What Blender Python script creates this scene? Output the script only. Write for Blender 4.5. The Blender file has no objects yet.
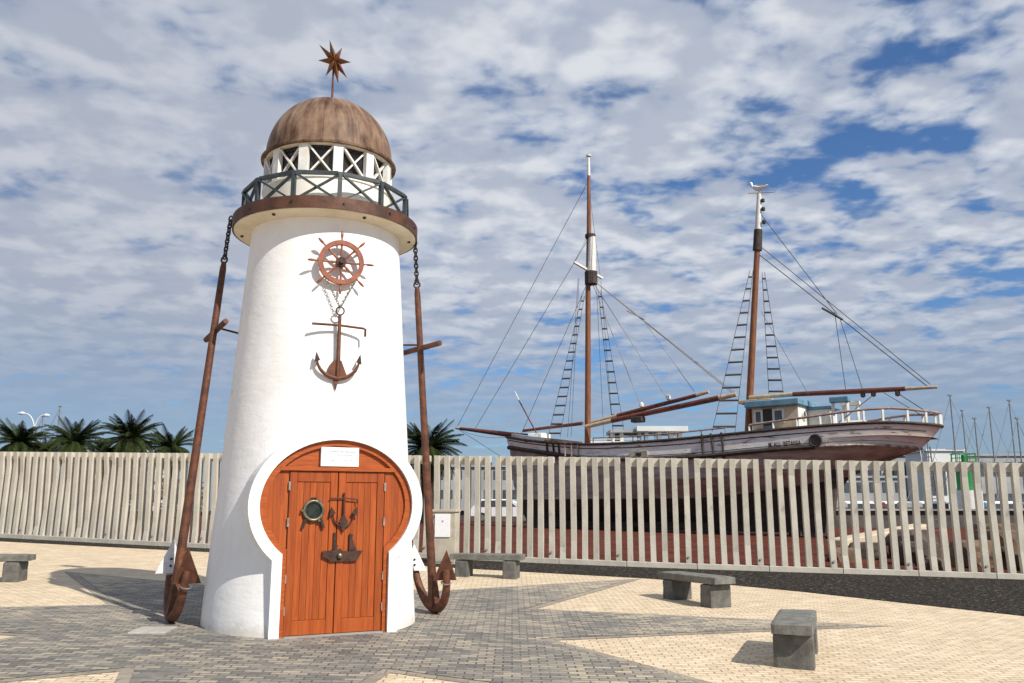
import bpy, bmesh, math, random
from mathutils import Vector, Matrix, noise as mn
R = math.radians
S = bpy.context.scene
COL = S.collection
random.seed(7)

# ------------------------------------------------------------------ camera
FPX, PITCH = 868.0, 0.188
cam = bpy.data.objects.new('camera', bpy.data.cameras.new('camera'))
COL.objects.link(cam)
cam.location = (0, 0, 1.6)
cam.rotation_euler = (math.pi / 2 + PITCH, 0, 0)
cam.data.sensor_width = 36
cam.data.lens = FPX / 1024 * 36
cam.data.clip_end = 12000
S.camera = cam

# ------------------------------------------------------------------ light
SUN_AZ, SUN_EL = 45.0, 41.0              # azimuth of the sun to the right of straight behind the camera
sx, sy = math.sin(R(SUN_AZ)), -math.cos(R(SUN_AZ))
sun_dir = Vector((sx * math.cos(R(SUN_EL)), sy * math.cos(R(SUN_EL)), math.sin(R(SUN_EL))))
sun = bpy.data.objects.new('sun', bpy.data.lights.new('sun', 'SUN'))
COL.objects.link(sun)
sun.data.energy = 4.4
sun.data.angle = R(0.5)
sun.data.color = (1.0, 0.94, 0.85)
sun.rotation_euler = sun_dir.to_track_quat('Z', 'Y').to_euler()
sun.location = (20, -20, 30)
S.view_settings.view_transform = 'Standard'
S.view_settings.look = 'None'
S.view_settings.exposure = 0.3
S.view_settings.gamma = 1.0


class NT:
    """small node-tree builder"""
    def __init__(s, tree):
        s.t = tree; s.n = tree.nodes; s.l = tree.links
    def new(s, typ, **kw):
        n = s.n.new(typ)
        for k, v in kw.items():
            setattr(n, k, v)
        return n
    def put(s, sock, v):
        if hasattr(v, 'is_output') or isinstance(v, bpy.types.NodeSocket):
            s.l.new(v, sock)
        else:
            if isinstance(v, (tuple, list)) and len(v) == 3 and sock.type == 'RGBA':
                v = (*v, 1)
            sock.default_value = v
    def math(s, op, a, b=0.0, c=0.0, clamp=False):
        n = s.new('ShaderNodeMath', operation=op, use_clamp=clamp)
        s.put(n.inputs[0], a); s.put(n.inputs[1], b); s.put(n.inputs[2], c)
        return n.outputs[0]
    def mix(s, f, a, b, mode='MIX'):
        n = s.new('ShaderNodeMix', data_type='RGBA', blend_type=mode)
        s.put(n.inputs[0], f); s.put(n.inputs[6], a); s.put(n.inputs[7], b)
        return n.outputs[2]
    def noise(s, vec, scale, detail=4, rough=.55, dist=0.0):
        n = s.new('ShaderNodeTexNoise')
        s.put(n.inputs['Vector'], vec)
        n.inputs['Scale'].default_value = scale
        n.inputs['Detail'].default_value = detail
        n.inputs['Roughness'].default_value = rough
        n.inputs['Distortion'].default_value = dist
        return n.outputs[0]
    def step(s, v, a, b):
        n = s.new('ShaderNodeMapRange', interpolation_type='SMOOTHSTEP')
        s.put(n.inputs[0], v); n.inputs[1].default_value = a; n.inputs[2].default_value = b
        return n.outputs[0]
    def ramp(s, v, stops, interp='LINEAR'):
        n = s.new('ShaderNodeValToRGB')
        n.color_ramp.interpolation = interp
        e = n.color_ramp.elements
        while len(e) < len(stops):
            e.new(0.5)
        for k, (p, c) in zip(e, stops):
            k.position = p; k.color = (*c, 1)
        s.put(n.inputs[0], v)
        return n.outputs[0]
    def scalev(s, vec, v3, loc=(0, 0, 0)):
        n = s.new('ShaderNodeMapping')
        s.put(n.inputs[0], vec)
        n.inputs['Scale'].default_value = v3
        n.inputs['Location'].default_value = loc
        return n.outputs[0]


# ------------------------------------------------------------------ sky
W = bpy.data.worlds.new('World')
S.world = W
W.use_nodes = True
W.node_tree.nodes.clear()
w = NT(W.node_tree)
sky = w.new('ShaderNodeTexSky', sky_type='NISHITA', sun_disc=False)
sky.sun_elevation = R(SUN_EL)
sky.sun_rotation = math.atan2(sx, sy)
sky.altitude = 0; sky.air_density = 1.0; sky.dust_density = 0.6; sky.ozone_density = 2.5
dirn = w.new('ShaderNodeTexCoord').outputs['Generated']
sep = w.new('ShaderNodeSeparateXYZ'); w.put(sep.inputs[0], dirn)
zc = w.math('MAXIMUM', sep.outputs[2], 0.0)
den = w.math('ADD', zc, 0.13)
comb = w.new('ShaderNodeCombineXYZ')
w.put(comb.inputs[0], w.math('DIVIDE', sep.outputs[0], den))
w.put(comb.inputs[1], w.math('DIVIDE', sep.outputs[1], den))
cp = w.scalev(comb.outputs[0], (1, 1, 1), (52.1, 3.9, 0))
n_big = w.noise(cp, 0.75, 2, .5)
n_mid = w.noise(cp, 6.0, 5, .48, .10)                                            # the puffs
n_roll = w.noise(w.scalev(cp, (2.7, 4.6, 1), (4, 2, 0)), 1.0, 4, .5, .1)          # rows of puffs
n_fine = w.noise(cp, 24.0, 4, .55, .3)
dens = w.math('ADD', w.math('ADD', w.math('MULTIPLY', n_mid, .62), w.math('MULTIPLY', n_roll, .30)),
              w.math('ADD', w.math('MULTIPLY', n_fine, .12), w.math('MULTIPLY', n_big, .36)))
az = w.math('DIVIDE', sep.outputs[0], w.math('MAXIMUM', sep.outputs[1], .05))   # more cover to the left of the view
dens = w.math('ADD', dens, w.math('MULTIPLY', w.step(az, .45, -.40), .05))
cover = w.step(dens, .555, .685)
core = w.step(dens, .60, .80)                                                      # towards the middle of a puff
lowz = w.step(zc, .03, .27)
behind = w.math('ADD', .62, w.math('MULTIPLY', w.step(sep.outputs[1], -.25, .30), .38))                                         # unseen cloud on the sun's side, thinned to lower the fill light
veil = w.math('MULTIPLY', w.step(w.math('ADD', w.math('MULTIPLY', n_big, .6), w.math('MULTIPLY', n_roll, .5)), .42, .66), .55)
veil = w.math('MAXIMUM', veil, w.math('MULTIPLY', w.step(az, .15, -.5), .80))
shade = w.step(w.noise(w.scalev(cp, (1, 1, 1), (.02, .075, 0)), 6.0, 5, .48, .10), .41, .60)   # the lit side of each puff is offset from its body
cloudc = w.mix(core, (3.5, 4.05, 5.1), (5.9, 6.1, 6.5))
cloudc = w.mix(w.math('MULTIPLY', shade, .72), cloudc, (3.0, 3.45, 4.4))
cloudc = w.mix(w.math('MULTIPLY', w.step(az, .1, -.5), .40), cloudc, (2.9, 3.2, 3.95))
cloudc = w.mix(lowz, (2.3, 2.85, 3.7), cloudc)
bluec = w.mix(1.0, sky.outputs[0], (.52, .72, .95), 'MULTIPLY')
veil = w.math('MULTIPLY', veil, w.math('ADD', .30, w.math('MULTIPLY', lowz, .70)))
bluec = w.mix(w.math('MULTIPLY', veil, behind), bluec, (1.75, 2.35, 3.5))
c_all = w.mix(w.math('MULTIPLY', w.math('MULTIPLY', cover, behind), w.math('ADD', .55, w.math('MULTIPLY', lowz, .42))), bluec, cloudc)
bg = w.new('ShaderNodeBackground')
w.put(bg.inputs[0], c_all)
bg.inputs[1].default_value = 0.1
wo = w.new('ShaderNodeOutputWorld')
w.l.new(bg.outputs[0], wo.inputs[0])


# ------------------------------------------------------------------ materials
def mat(name, c1, c2=None, scale=6.0, rough=.7, metal=0.0, bump=0.0, bscale=None, stretch=(1, 1, 1),
        spots=None, detail=5, lo=.35, hi=.65, coat=0.0, spec=None, piece=0.0):
    """noise-mixed principled material in object space; spots = (colour, scale, low, high)"""
    m = bpy.data.materials.new(name); m.use_nodes = True
    t = NT(m.node_tree)
    b = m.node_tree.nodes['Principled BSDF']
    co = t.scalev(t.new('ShaderNodeTexCoord').outputs['Object'], stretch)
    c = c1
    nz = None
    if c2 is not None:
        nz = t.noise(co, scale, detail, .6)
        c = t.mix(t.step(nz, lo, hi), c1, c2)
    if spots:
        c = t.mix(t.step(t.noise(t.scalev(co, (1, 1, 1), (7, 3, 1)), spots[1], 6, .65), spots[2], spots[3]), c, spots[0])
    if piece:        # every slat or board weathers a little differently
        rv = t.new('ShaderNodeNewGeometry').outputs['Random Per Island']
        k1 = t.math('ADD', 1 - piece, t.math('MULTIPLY', rv, 1.4 * piece))
        cc = t.new('ShaderNodeCombineColor'); t.put(cc.inputs[0], k1); t.put(cc.inputs[1], k1); t.put(cc.inputs[2], k1)
        c = t.mix(1.0, c, cc.outputs[0], 'MULTIPLY')
    t.put(b.inputs['Base Color'], c)
    b.inputs['Roughness'].default_value = rough
    b.inputs['Metallic'].default_value = metal
    if spec is not None: b.inputs['Specular IOR Level'].default_value = spec
    if coat:
        b.inputs['Coat Weight'].default_value = coat
        b.inputs['Coat Roughness'].default_value = .25
    if bump:
        bp = t.new('ShaderNodeBump'); bp.inputs['Strength'].default_value = bump; bp.inputs['Distance'].default_value = .02
        t.put(bp.inputs['Height'], t.noise(co, bscale or scale * 4, 5, .6))
        t.put(b.inputs['Normal'], bp.outputs[0])
    return m


def paver_mat(name, stops, joint, bw=.2, bh=.1, mortar=.006, stain=None, rough=.85, pale_from=None):
    m = bpy.data.materials.new(name); m.use_nodes = True
    t = NT(m.node_tree)
    b = m.node_tree.nodes['Principled BSDF']
    co = t.new('ShaderNodeTexCoord').outputs['Object']
    wob = t.new('ShaderNodeMix', data_type='VECTOR')
    br = t.new('ShaderNodeTexBrick')
    br.offset = .5; br.squash = 1
    t.put(br.inputs['Vector'], co)
    br.inputs['Color1'].default_value = (0, 0, 0, 1); br.inputs['Color2'].default_value = (1, 1, 1, 1)
    br.inputs['Mortar'].default_value = (0.5, .5, .5, 1)
    br.inputs['Scale'].default_value = 1
    br.inputs['Mortar Size'].default_value = mortar
    br.inputs['Mortar Smooth'].default_value = .25
    br.inputs['Bias'].default_value = 0
    br.inputs['Brick Width'].default_value = bw; br.inputs['Row Height'].default_value = bh
    n1 = t.noise(co, 1.3, 5, .6)
    n2 = t.noise(co, 26, 4, .6)
    v = t.math('ADD', t.math('MULTIPLY', br.outputs[0], .75), t.math('MULTIPLY', t.math('SUBTRACT', n1, .38), .8))
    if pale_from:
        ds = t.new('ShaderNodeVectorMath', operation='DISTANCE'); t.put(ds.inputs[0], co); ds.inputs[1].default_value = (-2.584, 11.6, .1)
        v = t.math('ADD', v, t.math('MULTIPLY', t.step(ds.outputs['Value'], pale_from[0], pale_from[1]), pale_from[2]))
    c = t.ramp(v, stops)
    c = t.mix(.35, c, t.mix(t.step(n2, .3, .7), (.55, .55, .55), (1.15, 1.15, 1.15)), 'MULTIPLY')
    if stain:
        c = t.mix(t.math('MULTIPLY', t.step(t.noise(co, .55, 6, .65), .52, .72), stain[1]), c, stain[0])
    c = t.mix(t.math('MULTIPLY', t.step(t.noise(t.scalev(co, (1, 1, 1), (9, 4, 2)), 2.2, 7, .7), .60, .72), .38), c, (.16, .135, .105))   # grime
    jf = t.math('MULTIPLY', br.outputs['Fac'], t.step(t.noise(co, 3.5, 4, .6), .25, .6))
    c = t.mix(jf, c, joint)
    t.put(b.inputs['Base Color'], c)
    b.inputs['Roughness'].default_value = rough
    bp = t.new('ShaderNodeBump'); bp.inputs['Strength'].default_value = .5; bp.inputs['Distance'].default_value = .006
    t.put(bp.inputs['Height'], t.math('SUBTRACT', t.math('MULTIPLY', n2, .35), br.outputs['Fac']))
    t.put(b.inputs['Normal'], bp.outputs[0])
    return m


MT = {}
MT['tan'] = paver_mat('cream_pavers', [(0, (.57, .45, .30)), (.5, (.685, .55, .375)), (1, (.765, .63, .45))], (.22, .16, .10), bw=.18, bh=.09, mortar=.008, stain=((.53, .42, .29), .4))
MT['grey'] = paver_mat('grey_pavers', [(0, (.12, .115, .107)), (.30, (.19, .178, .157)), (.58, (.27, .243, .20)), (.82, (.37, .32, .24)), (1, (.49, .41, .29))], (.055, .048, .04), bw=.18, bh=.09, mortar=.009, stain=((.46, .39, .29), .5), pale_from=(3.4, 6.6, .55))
MT['strip'] = paver_mat('border_pavers', [(0, (.24, .205, .165)), (1, (.38, .325, .25))], (.10, .085, .07), bw=.2, bh=.2)
MT['gravel'] = mat('volcanic_gravel', (.013, .0115, .010), (.042, .036, .031), 11, .95, bump=1.0, bscale=30, spots=((.24, .21, .17), 16, .58, .66), spec=.1)
MT['earth'] = mat('red_earth', (.130, .034, .020), (.070, .024, .017), 1.2, .95, bump=.6, bscale=14, spots=((.19, .10, .065), 3.5, .60, .78), spec=.1)
def wall_mat():
    m = bpy.data.materials.new('white_lime_render'); m.use_nodes = True
    t = NT(m.node_tree); b = m.node_tree.nodes['Principled BSDF']
    co = t.new('ShaderNodeTexCoord').outputs['Object']
    n1 = t.noise(t.scalev(co, (1, 1, .55)), 2.4, 6, .6)
    c = t.mix(t.step(n1, .35, .68), (.87, .86, .84), (.80, .79, .765))
    se = t.new('ShaderNodeSeparateXYZ'); t.put(se.inputs[0], co)
    ang = t.math('ARCTAN2', se.outputs[1], se.outputs[0])
    cb = t.new('ShaderNodeCombineXYZ'); t.put(cb.inputs[0], t.math('MULTIPLY', ang, 9)); t.put(cb.inputs[1], t.math('MULTIPLY', se.outputs[2], .35))
    c = t.mix(t.math('MULTIPLY', t.step(t.noise(cb.outputs[0], 1.7, 6, .62), .60, .78), .42), c, (.62, .58, .52))       # rain streaks
    c = t.mix(t.math('MULTIPLY', t.step(t.math('SUBTRACT', t.math('MULTIPLY', t.noise(co, 5, 5, .65), .34), se.outputs[2]), -.02, .14), .55), c, (.50, .44, .36))   # splash dirt on the foot
    cr = t.new('ShaderNodeTexVoronoi', feature='DISTANCE_TO_EDGE'); cr.inputs['Scale'].default_value = 1.1
    wob = t.new('ShaderNodeVectorMath', operation='ADD'); t.put(wob.inputs[0], co)
    nv = t.new('ShaderNodeTexNoise'); t.put(nv.inputs['Vector'], co); nv.inputs['Scale'].default_value = 3.0; t.put(wob.inputs[1], nv.outputs['Color'])
    t.put(cr.inputs['Vector'], wob.outputs[0])
    crack = t.math('MULTIPLY', t.step(cr.outputs['Distance'], .008, .002), t.step(t.noise(co, .9, 3, .5), .52, .62))
    c = t.mix(t.math('MULTIPLY', crack, .45), c, (.45, .42, .38))
    t.put(b.inputs['Base Color'], c); b.inputs['Roughness'].default_value = .8
    bp = t.new('ShaderNodeBump'); bp.inputs['Strength'].default_value = .35; bp.inputs['Distance'].default_value = .02
    t.put(bp.inputs['Height'], t.math('ADD', t.noise(t.scalev(co, (1, 1, 1.8)), 5, 4, .55), t.math('MULTIPLY', t.noise(co, 34, 3, .6), .25)))
    t.put(b.inputs['Normal'], bp.outputs[0])
    return m
MT['white'] = wall_mat()
MT['plaster'] = mat('white_surround', (.88, .87, .84), (.83, .82, .79), 3, .75, bump=.12, bscale=9)
MT['cream'] = mat('cream_soffit', (.74, .67, .54), (.66, .58, .45), 4, .8, spots=((.40, .28, .15), 9, .66, .76))
MT['lantern'] = mat('lantern_cream', (.85, .83, .76), (.78, .74, .64), 3, .6, spots=((.60, .40, .16), 2.2, .66, .80), stretch=(1, 1, .3))
MT['whitepaint'] = mat('white_paint', (.82, .81, .77), (.72, .69, .62), 9, .5)
MT['railpaint'] = mat('slate_green_paint', (.022, .032, .036), (.045, .058, .060), 8, .5)
MT['glass'] = mat('lantern_glass', (.012, .012, .014), (.05, .035, .02), 1.2, .12)
MT['rust'] = mat('rust_brown', (.155, .055, .026), (.075, .030, .018), 9, .62, .25, bump=.25, bscale=40, spots=((.24, .095, .04), 5, .58, .72))
MT['rustdark'] = mat('dark_rust', (.075, .030, .017), (.035, .018, .013), 12, .6, .3, bump=.3, bscale=40)
MT['rustband'] = mat('rusty_band', (.13, .055, .03), (.06, .028, .018), 5, .6, .25, bump=.2, bscale=30, spots=((.22, .10, .05), 6, .6, .75))
MT['staror'] = mat('orange_rust', (.25, .105, .045), (.14, .06, .03), 12, .6, .1, bump=.2)
MT['iron'] = mat('black_iron', (.03, .026, .024), (.055, .04, .03), 20, .55, .4)
MT['steel'] = mat('old_steel', (.42, .40, .36), (.28, .25, .22), 20, .4, .7)
MT['palefluke'] = mat('pale_painted_iron', (.72, .71, .69), (.58, .56, .53), 14, .5, spots=((.16, .07, .04), 16, .64, .72))
MT['wood'] = mat('varnished_orange_wood', (.385, .084, .014), (.29, .056, .010), 5, .45, coat=.10, stretch=(7, 7, .5), bump=.05, bscale=16, spots=((.40, .10, .02), 2, .50, .75), spec=.3, piece=.16)
MT['woodh'] = mat('varnished_orange_wood_level_grain', (.39, .093, .017), (.30, .06, .011), 5, .45, coat=.10, stretch=(1, 1, 9), bump=.05, bscale=16, spec=.3)
MT['wooddark'] = mat('door_groove', (.10, .022, .006), (.06, .014, .005), 5, .6)
MT['wheel'] = mat('wheel_wood', (.30, .085, .030), (.20, .05, .02), 8, .5, coat=.2)
MT['brass'] = mat('tarnished_brass', (.22, .20, .13), (.10, .095, .065), 16, .42, .6)
MT['portglass'] = mat('porthole_glass', (.010, .014, .013), (.03, .035, .03), 12, .12)
MT['plaque'] = mat('white_plaque', (.86, .87, .88), (.82, .82, .83), 8, .35)
MT['ink'] = mat('faded_ink', (.25, .28, .36), (.34, .36, .42), 8, .6)
MT['concrete'] = mat('fence_concrete', (.56, .515, .43), (.46, .425, .355), 2.2, .85, bump=.25, bscale=30, spots=((.31, .29, .25), 4, .58, .78), spec=.2, stretch=(1, 1, .6), piece=.14)
MT['boxcon'] = mat('cabinet_concrete', (.50, .45, .36), (.41, .36, .28), 4, .85, bump=.2, bscale=30)
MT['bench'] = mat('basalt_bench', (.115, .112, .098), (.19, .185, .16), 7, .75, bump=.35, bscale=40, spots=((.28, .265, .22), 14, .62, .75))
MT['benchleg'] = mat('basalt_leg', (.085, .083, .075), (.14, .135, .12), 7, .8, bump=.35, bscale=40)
MT['cover'] = mat('utility_cover', (.44, .42, .37), (.36, .34, .30), 8, .8, bump=.2)
MT['hull'] = mat('weathered_white_planking', (.86, .83, .77), (.72, .665, .595), 2.5, .85, bump=.3, bscale=12, stretch=(.5, .5, 3.2), spots=((.20, .155, .115), 2.9, .56, .68), lo=.3, hi=.7, spec=.2)
MT['hulllow'] = mat('stained_lower_hull', (.50, .475, .42), (.31, .28, .24), 2.0, .85, bump=.3, bscale=10, stretch=(.6, .6, 2.6), spots=((.20, .145, .10), 1.4, .62, .78), spec=.2)
MT['hulldark'] = mat('dark_bottom', (.075, .05, .036), (.04, .028, .022), 2.5, .9, bump=.3, stretch=(.6, .6, 2))
MT['wale'] = mat('tarred_timber', (.028, .02, .017), (.06, .042, .032), 6, .8)
MT['palewale'] = mat('pale_rub_strake', (.52, .46, .36), (.20, .15, .11), 3.5, .8)
MT['mast'] = mat('varnished_mast', (.25, .088, .024), (.15, .048, .016), 4, .5, stretch=(6, 6, .5), coat=.1)
MT['spar'] = mat('red_brown_spar', (.16, .042, .022), (.09, .026, .016), 5, .6)
MT['sparpale'] = mat('bare_spar_end', (.52, .42, .30), (.40, .30, .20), 5, .7)
MT['rope'] = mat('dark_rope', (.055, .05, .046), (.09, .08, .07), 20, .9)
MT['ropepale'] = mat('pale_rope', (.26, .225, .19), (.34, .30, .25), 20, .9)
MT['cabin'] = mat('cream_cabin', (.66, .53, .35), (.54, .42, .27), 4, .7, spots=((.34, .24, .14), 5, .62, .76))
MT['cabinwhite'] = mat('white_cabin', (.76, .75, .69), (.64, .62, .56), 5, .6, spots=((.40, .33, .25), 6, .66, .78))
MT['blue'] = mat('faded_blue_paint', (.10, .22, .31), (.16, .29, .37), 4, .6, spots=((.40, .45, .46), 6, .60, .72))
MT['bluedark'] = mat('blue_paint', (.065, .155, .23), (.10, .20, .27), 4, .6)
MT['railwood'] = mat('weathered_rail', (.36, .27, .22), (.20, .13, .10), 5, .8)
MT['dark'] = mat('dark_opening', (.016, .014, .013), (.03, .025, .02), 5, .5)
MT['letter'] = mat('faded_red_letters', (.045, .020, .017), (.07, .035, .03), 12, .8)
MT['gull'] = mat('gull_white', (.80, .80, .80), (.74, .74, .75), 5, .8)
MT['gullgrey'] = mat('gull_grey', (.36, .37, .40), (.30, .31, .34), 5, .8)
MT['frond'] = mat('palm_green', (.040, .056, .014), (.018, .028, .008), 3, .8, spots=((.10, .095, .032), 2, .58, .8), spec=.12)
MT['trunk'] = mat('palm_trunk', (.075, .055, .035), (.04, .03, .02), 8, .95, bump=.8, bscale=12, spec=.1)
MT['deadfrond'] = mat('dead_palm_frond', (.16, .11, .055), (.09, .06, .03), 4, .9, spec=.1)
MT['shrub'] = mat('dry_shrub', (.06, .058, .024), (.11, .08, .035), 3, .8)
MT['yacht'] = mat('white_gelcoat', (.78, .79, .80), (.72, .73, .75), 2, .3)
MT['yachtblue'] = mat('blue_canvas', (.04, .13, .27), (.06, .17, .33), 4, .7)
MT['yachtred'] = mat('dark_red_canvas', (.20, .02, .025), (.14, .015, .02), 4, .7)
MT['alu'] = mat('dull_mast_alloy', (.24, .24, .245), (.17, .17, .18), 6, .5, .3)
MT['lamp'] = mat('pale_lamp_metal', (.70, .71, .71), (.62, .63, .64), 5, .45)
MT['green'] = mat('beacon_green', (.012, .24, .055), (.010, .19, .045), 3, .45)
MT['bldwhite'] = mat('building_white', (.70, .69, .66), (.62, .61, .58), .3, .8)
MT['bldgrey'] = mat('building_grey', (.36, .36, .355), (.29, .29, .285), .4, .85)
MT['bldwin'] = mat('building_window', (.05, .06, .07), (.09, .10, .11), 1, .25)
MT['quay'] = mat('quay_concrete', (.36, .34, .31), (.27, .255, .23), .9, .9)
MT['quaydark'] = mat('dark_quay_stone', (.11, .095, .082), (.06, .05, .045), 1.2, .9, bump=.5)
MT['rock'] = mat('brown_rock', (.20, .125, .08), (.10, .062, .042), 2.2, .95, bump=.9, bscale=7, spots=((.32, .24, .17), 3, .60, .75))
MT['rockdark'] = mat('dark_lava_rock', (.055, .042, .036), (.10, .075, .06), 2.5, .95, bump=.9, bscale=7)
MT['slab'] = mat('cream_slab', (.62, .52, .38), (.52, .42, .30), 2, .85, bump=.3)
MT['carwhite'] = mat('car_white', (.78, .78, .78), (.75, .75, .75), 2, .25, coat=.5)
MT['tyre'] = mat('tyre_rubber', (.02, .02, .02), (.03, .03, .03), 8, .9)


def sea_mat():
    m = mat('harbour_water', (.012, .035, .05), (.018, .05, .065), .4, .12)
    return m
MT['water'] = sea_mat()


def dome_mat():
    m = bpy.data.materials.new('streaked_copper_dome'); m.use_nodes = True
    t = NT(m.node_tree); b = m.node_tree.nodes['Principled BSDF']
    co = t.new('ShaderNodeTexCoord').outputs['Object']
    se = t.new('ShaderNodeSeparateXYZ'); t.put(se.inputs[0], co)
    ang = t.math('ARCTAN2', t.math('SUBTRACT', se.outputs[1], 0), se.outputs[0])
    cb = t.new('ShaderNodeCombineXYZ')
    t.put(cb.inputs[0], t.math('MULTIPLY', ang, 3.6)); t.put(cb.inputs[1], t.math('MULTIPLY', se.outputs[2], 1.1))
    st = t.noise(cb.outputs[0], 1.6, 7, .66, .2)
    pa = t.noise(co, 2.0, 5, .6)
    v = t.math('ADD', t.math('MULTIPLY', st, .62), t.math('MULTIPLY', pa, .40))
    c = t.ramp(v, [(.37, (.035, .019, .012)), (.44, (.10, .052, .029)), (.51, (.175, .105, .066)), (.59, (.25, .165, .108)), (.70, (.37, .285, .20))])
    sm = t.math('ABSOLUTE', t.math('SUBTRACT', t.math('FRACT', t.math('ADD', t.math('MULTIPLY', ang, 12 / (2 * math.pi)), .31)), .5))
    c = t.mix(t.math('MULTIPLY', t.step(sm, .014, .004), .75), c, (.05, .028, .018))       # sheet joints
    t.put(b.inputs['Base Color'], c)
    b.inputs['Metallic'].default_value = .0; b.inputs['Roughness'].default_value = .6; b.inputs['Specular IOR Level'].default_value = .3
    bp = t.new('ShaderNodeBump'); bp.inputs['Strength'].default_value = .2; bp.inputs['Distance'].default_value = .02
    t.put(bp.inputs['Height'], pa); t.put(b.inputs['Normal'], bp.outputs[0])
    return m
MT['dome'] = dome_mat()


# ------------------------------------------------------------------ mesh helpers
class B:
    def __init__(s): s.b = bmesh.new()
    def box(s, c, size, m=None):
        mx = Matrix.Translation(Vector(c)) @ (m.to_4x4() if m else Matrix.Identity(4)) @ Matrix.Diagonal((*size, 1))
        bmesh.ops.create_cube(s.b, size=1, matrix=mx); return s
    def hexa(s, p):       # 8 corners: bottom four, then top four
        v = [s.b.verts.new(q) for q in p]
        for f in ((3, 2, 1, 0), (4, 5, 6, 7), (0, 1, 5, 4), (1, 2, 6, 5), (2, 3, 7, 6), (3, 0, 4, 7)):
            s.b.faces.new([v[i] for i in f])
        return s
    def bar(s, p, q, w, h, up=(0, 0, 1)):
        p, q = Vector(p), Vector(q); d = (q - p).normalized(); up = Vector(up)
        x = d.cross(up)
        if x.length < 1e-4: x = d.cross(Vector((1, 0, 0)))
        x.normalize(); y = x.cross(d)
        x *= w / 2; y *= h / 2
        return s.hexa([p - x - y, p + x - y, q + x - y, q - x - y, p - x + y, p + x + y, q + x + y, q - x + y])
    def tube(s, pts, r, n=8, cap=True, closed=False):
        pts = [Vector(p) for p in pts]; N = len(pts)
        rr = r if isinstance(r, (list, tuple)) else [r] * N
        rings = []; ref = None
        for i, p in enumerate(pts):
            if closed: d = pts[(i + 1) % N] - pts[i - 1]
            else: d = pts[min(i + 1, N - 1)] - pts[max(i - 1, 0)]
            d.normalize()
            if ref is None:
                ref = d.cross(Vector((0, 0, 1)))
                if ref.length < .05: ref = d.cross(Vector((1, 0, 0)))
            x = (ref - d * ref.dot(d)).normalized(); ref = x; y = d.cross(x)
            rings.append([s.b.verts.new(p + (x * math.cos(a) + y * math.sin(a)) * rr[i]) for a in [2 * math.pi * k / n for k in range(n)]])
        for i in range(N if closed else N - 1):
            a, c = rings[i], rings[(i + 1) % N]
            for k in range(n):
                s.b.faces.new((a[k], a[(k + 1) % n], c[(k + 1) % n], c[k]))
        if cap and not closed:
            s.b.faces.new(rings[0][::-1]); s.b.faces.new(rings[-1])
        return s
    def ring(s, c, ax, R_, r, n=24, m=8):
        ax = Vector(ax).normalized(); x = ax.orthogonal().normalized(); y = ax.cross(x); c = Vector(c)
        return s.tube([c + (x * math.cos(a) + y * math.sin(a)) * R_ for a in [2 * math.pi * k / n for k in range(n)]], r, m, closed=True)
    def lathe(s, c, prof, n=48, cap=(False, False), a0=0.0):
        c = Vector(c); rings = []
        for (r, z) in prof:
            rings.append([s.b.verts.new(c + Vector((r * math.cos(a0 + 2 * math.pi * k / n), r * math.sin(a0 + 2 * math.pi * k / n), z))) for k in range(n)])
        for i in range(len(rings) - 1):
            for k in range(n):
                s.b.faces.new((rings[i][k], rings[i][(k + 1) % n], rings[i + 1][(k + 1) % n], rings[i + 1][k]))
        if cap[0]: s.b.faces.new(rings[0][::-1])
        if cap[1]: s.b.faces.new(rings[-1])
        return s
    def disc(s, c, ax, r, th, n=24):
        ax = Vector(ax).normalized(); c = Vector(c)
        return s.tube([c, c + ax * th], r, n)
    def prism(s, pts, off):      # closed 3-D outline extruded by a vector
        off = Vector(off); pts = [Vector(p) for p in pts]; n = len(pts)
        a = [s.b.verts.new(p) for p in pts]; c = [s.b.verts.new(p + off) for p in pts]
        s.b.faces.new(a[::-1]); s.b.faces.new(c)
        for k in range(n):
            s.b.faces.new((a[k], a[(k + 1) % n], c[(k + 1) % n], c[k]))
        return s
    def band(s, outer, inner, off, closed=False):   # strip between two outlines of equal length, extruded
        off = Vector(off); n = len(outer)
        A = [s.b.verts.new(p) for p in outer]; Bv = [s.b.verts.new(p) for p in inner]
        C = [s.b.verts.new(Vector(p) + off) for p in outer]; D = [s.b.verts.new(Vector(p) + off) for p in inner]
        rng = range(n if closed else n - 1)
        for i in rng:
            j = (i + 1) % n
            for q in ((A[i], A[j], Bv[j], Bv[i]), (C[i], C[j], D[j], D[i]), (A[i], A[j], C[j], C[i]), (Bv[i], Bv[j], D[j], D[i])):
                s.b.faces.new(q)
        if not closed:
            for i in (0, n - 1):
                s.b.faces.new((A[i], Bv[i], D[i], C[i]))
        return s
    def poly(s, pts):
        s.b.faces.new([s.b.verts.new(p) for p in pts]); return s
    def bevel(s, w):
        bmesh.ops.bevel(s.b, geom=[e for e in s.b.edges], offset=w, segments=1, affect='EDGES', profile=.7); return s


ORI = {}
def root_of(o):
    while o.parent: o = o.parent
    return o

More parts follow.
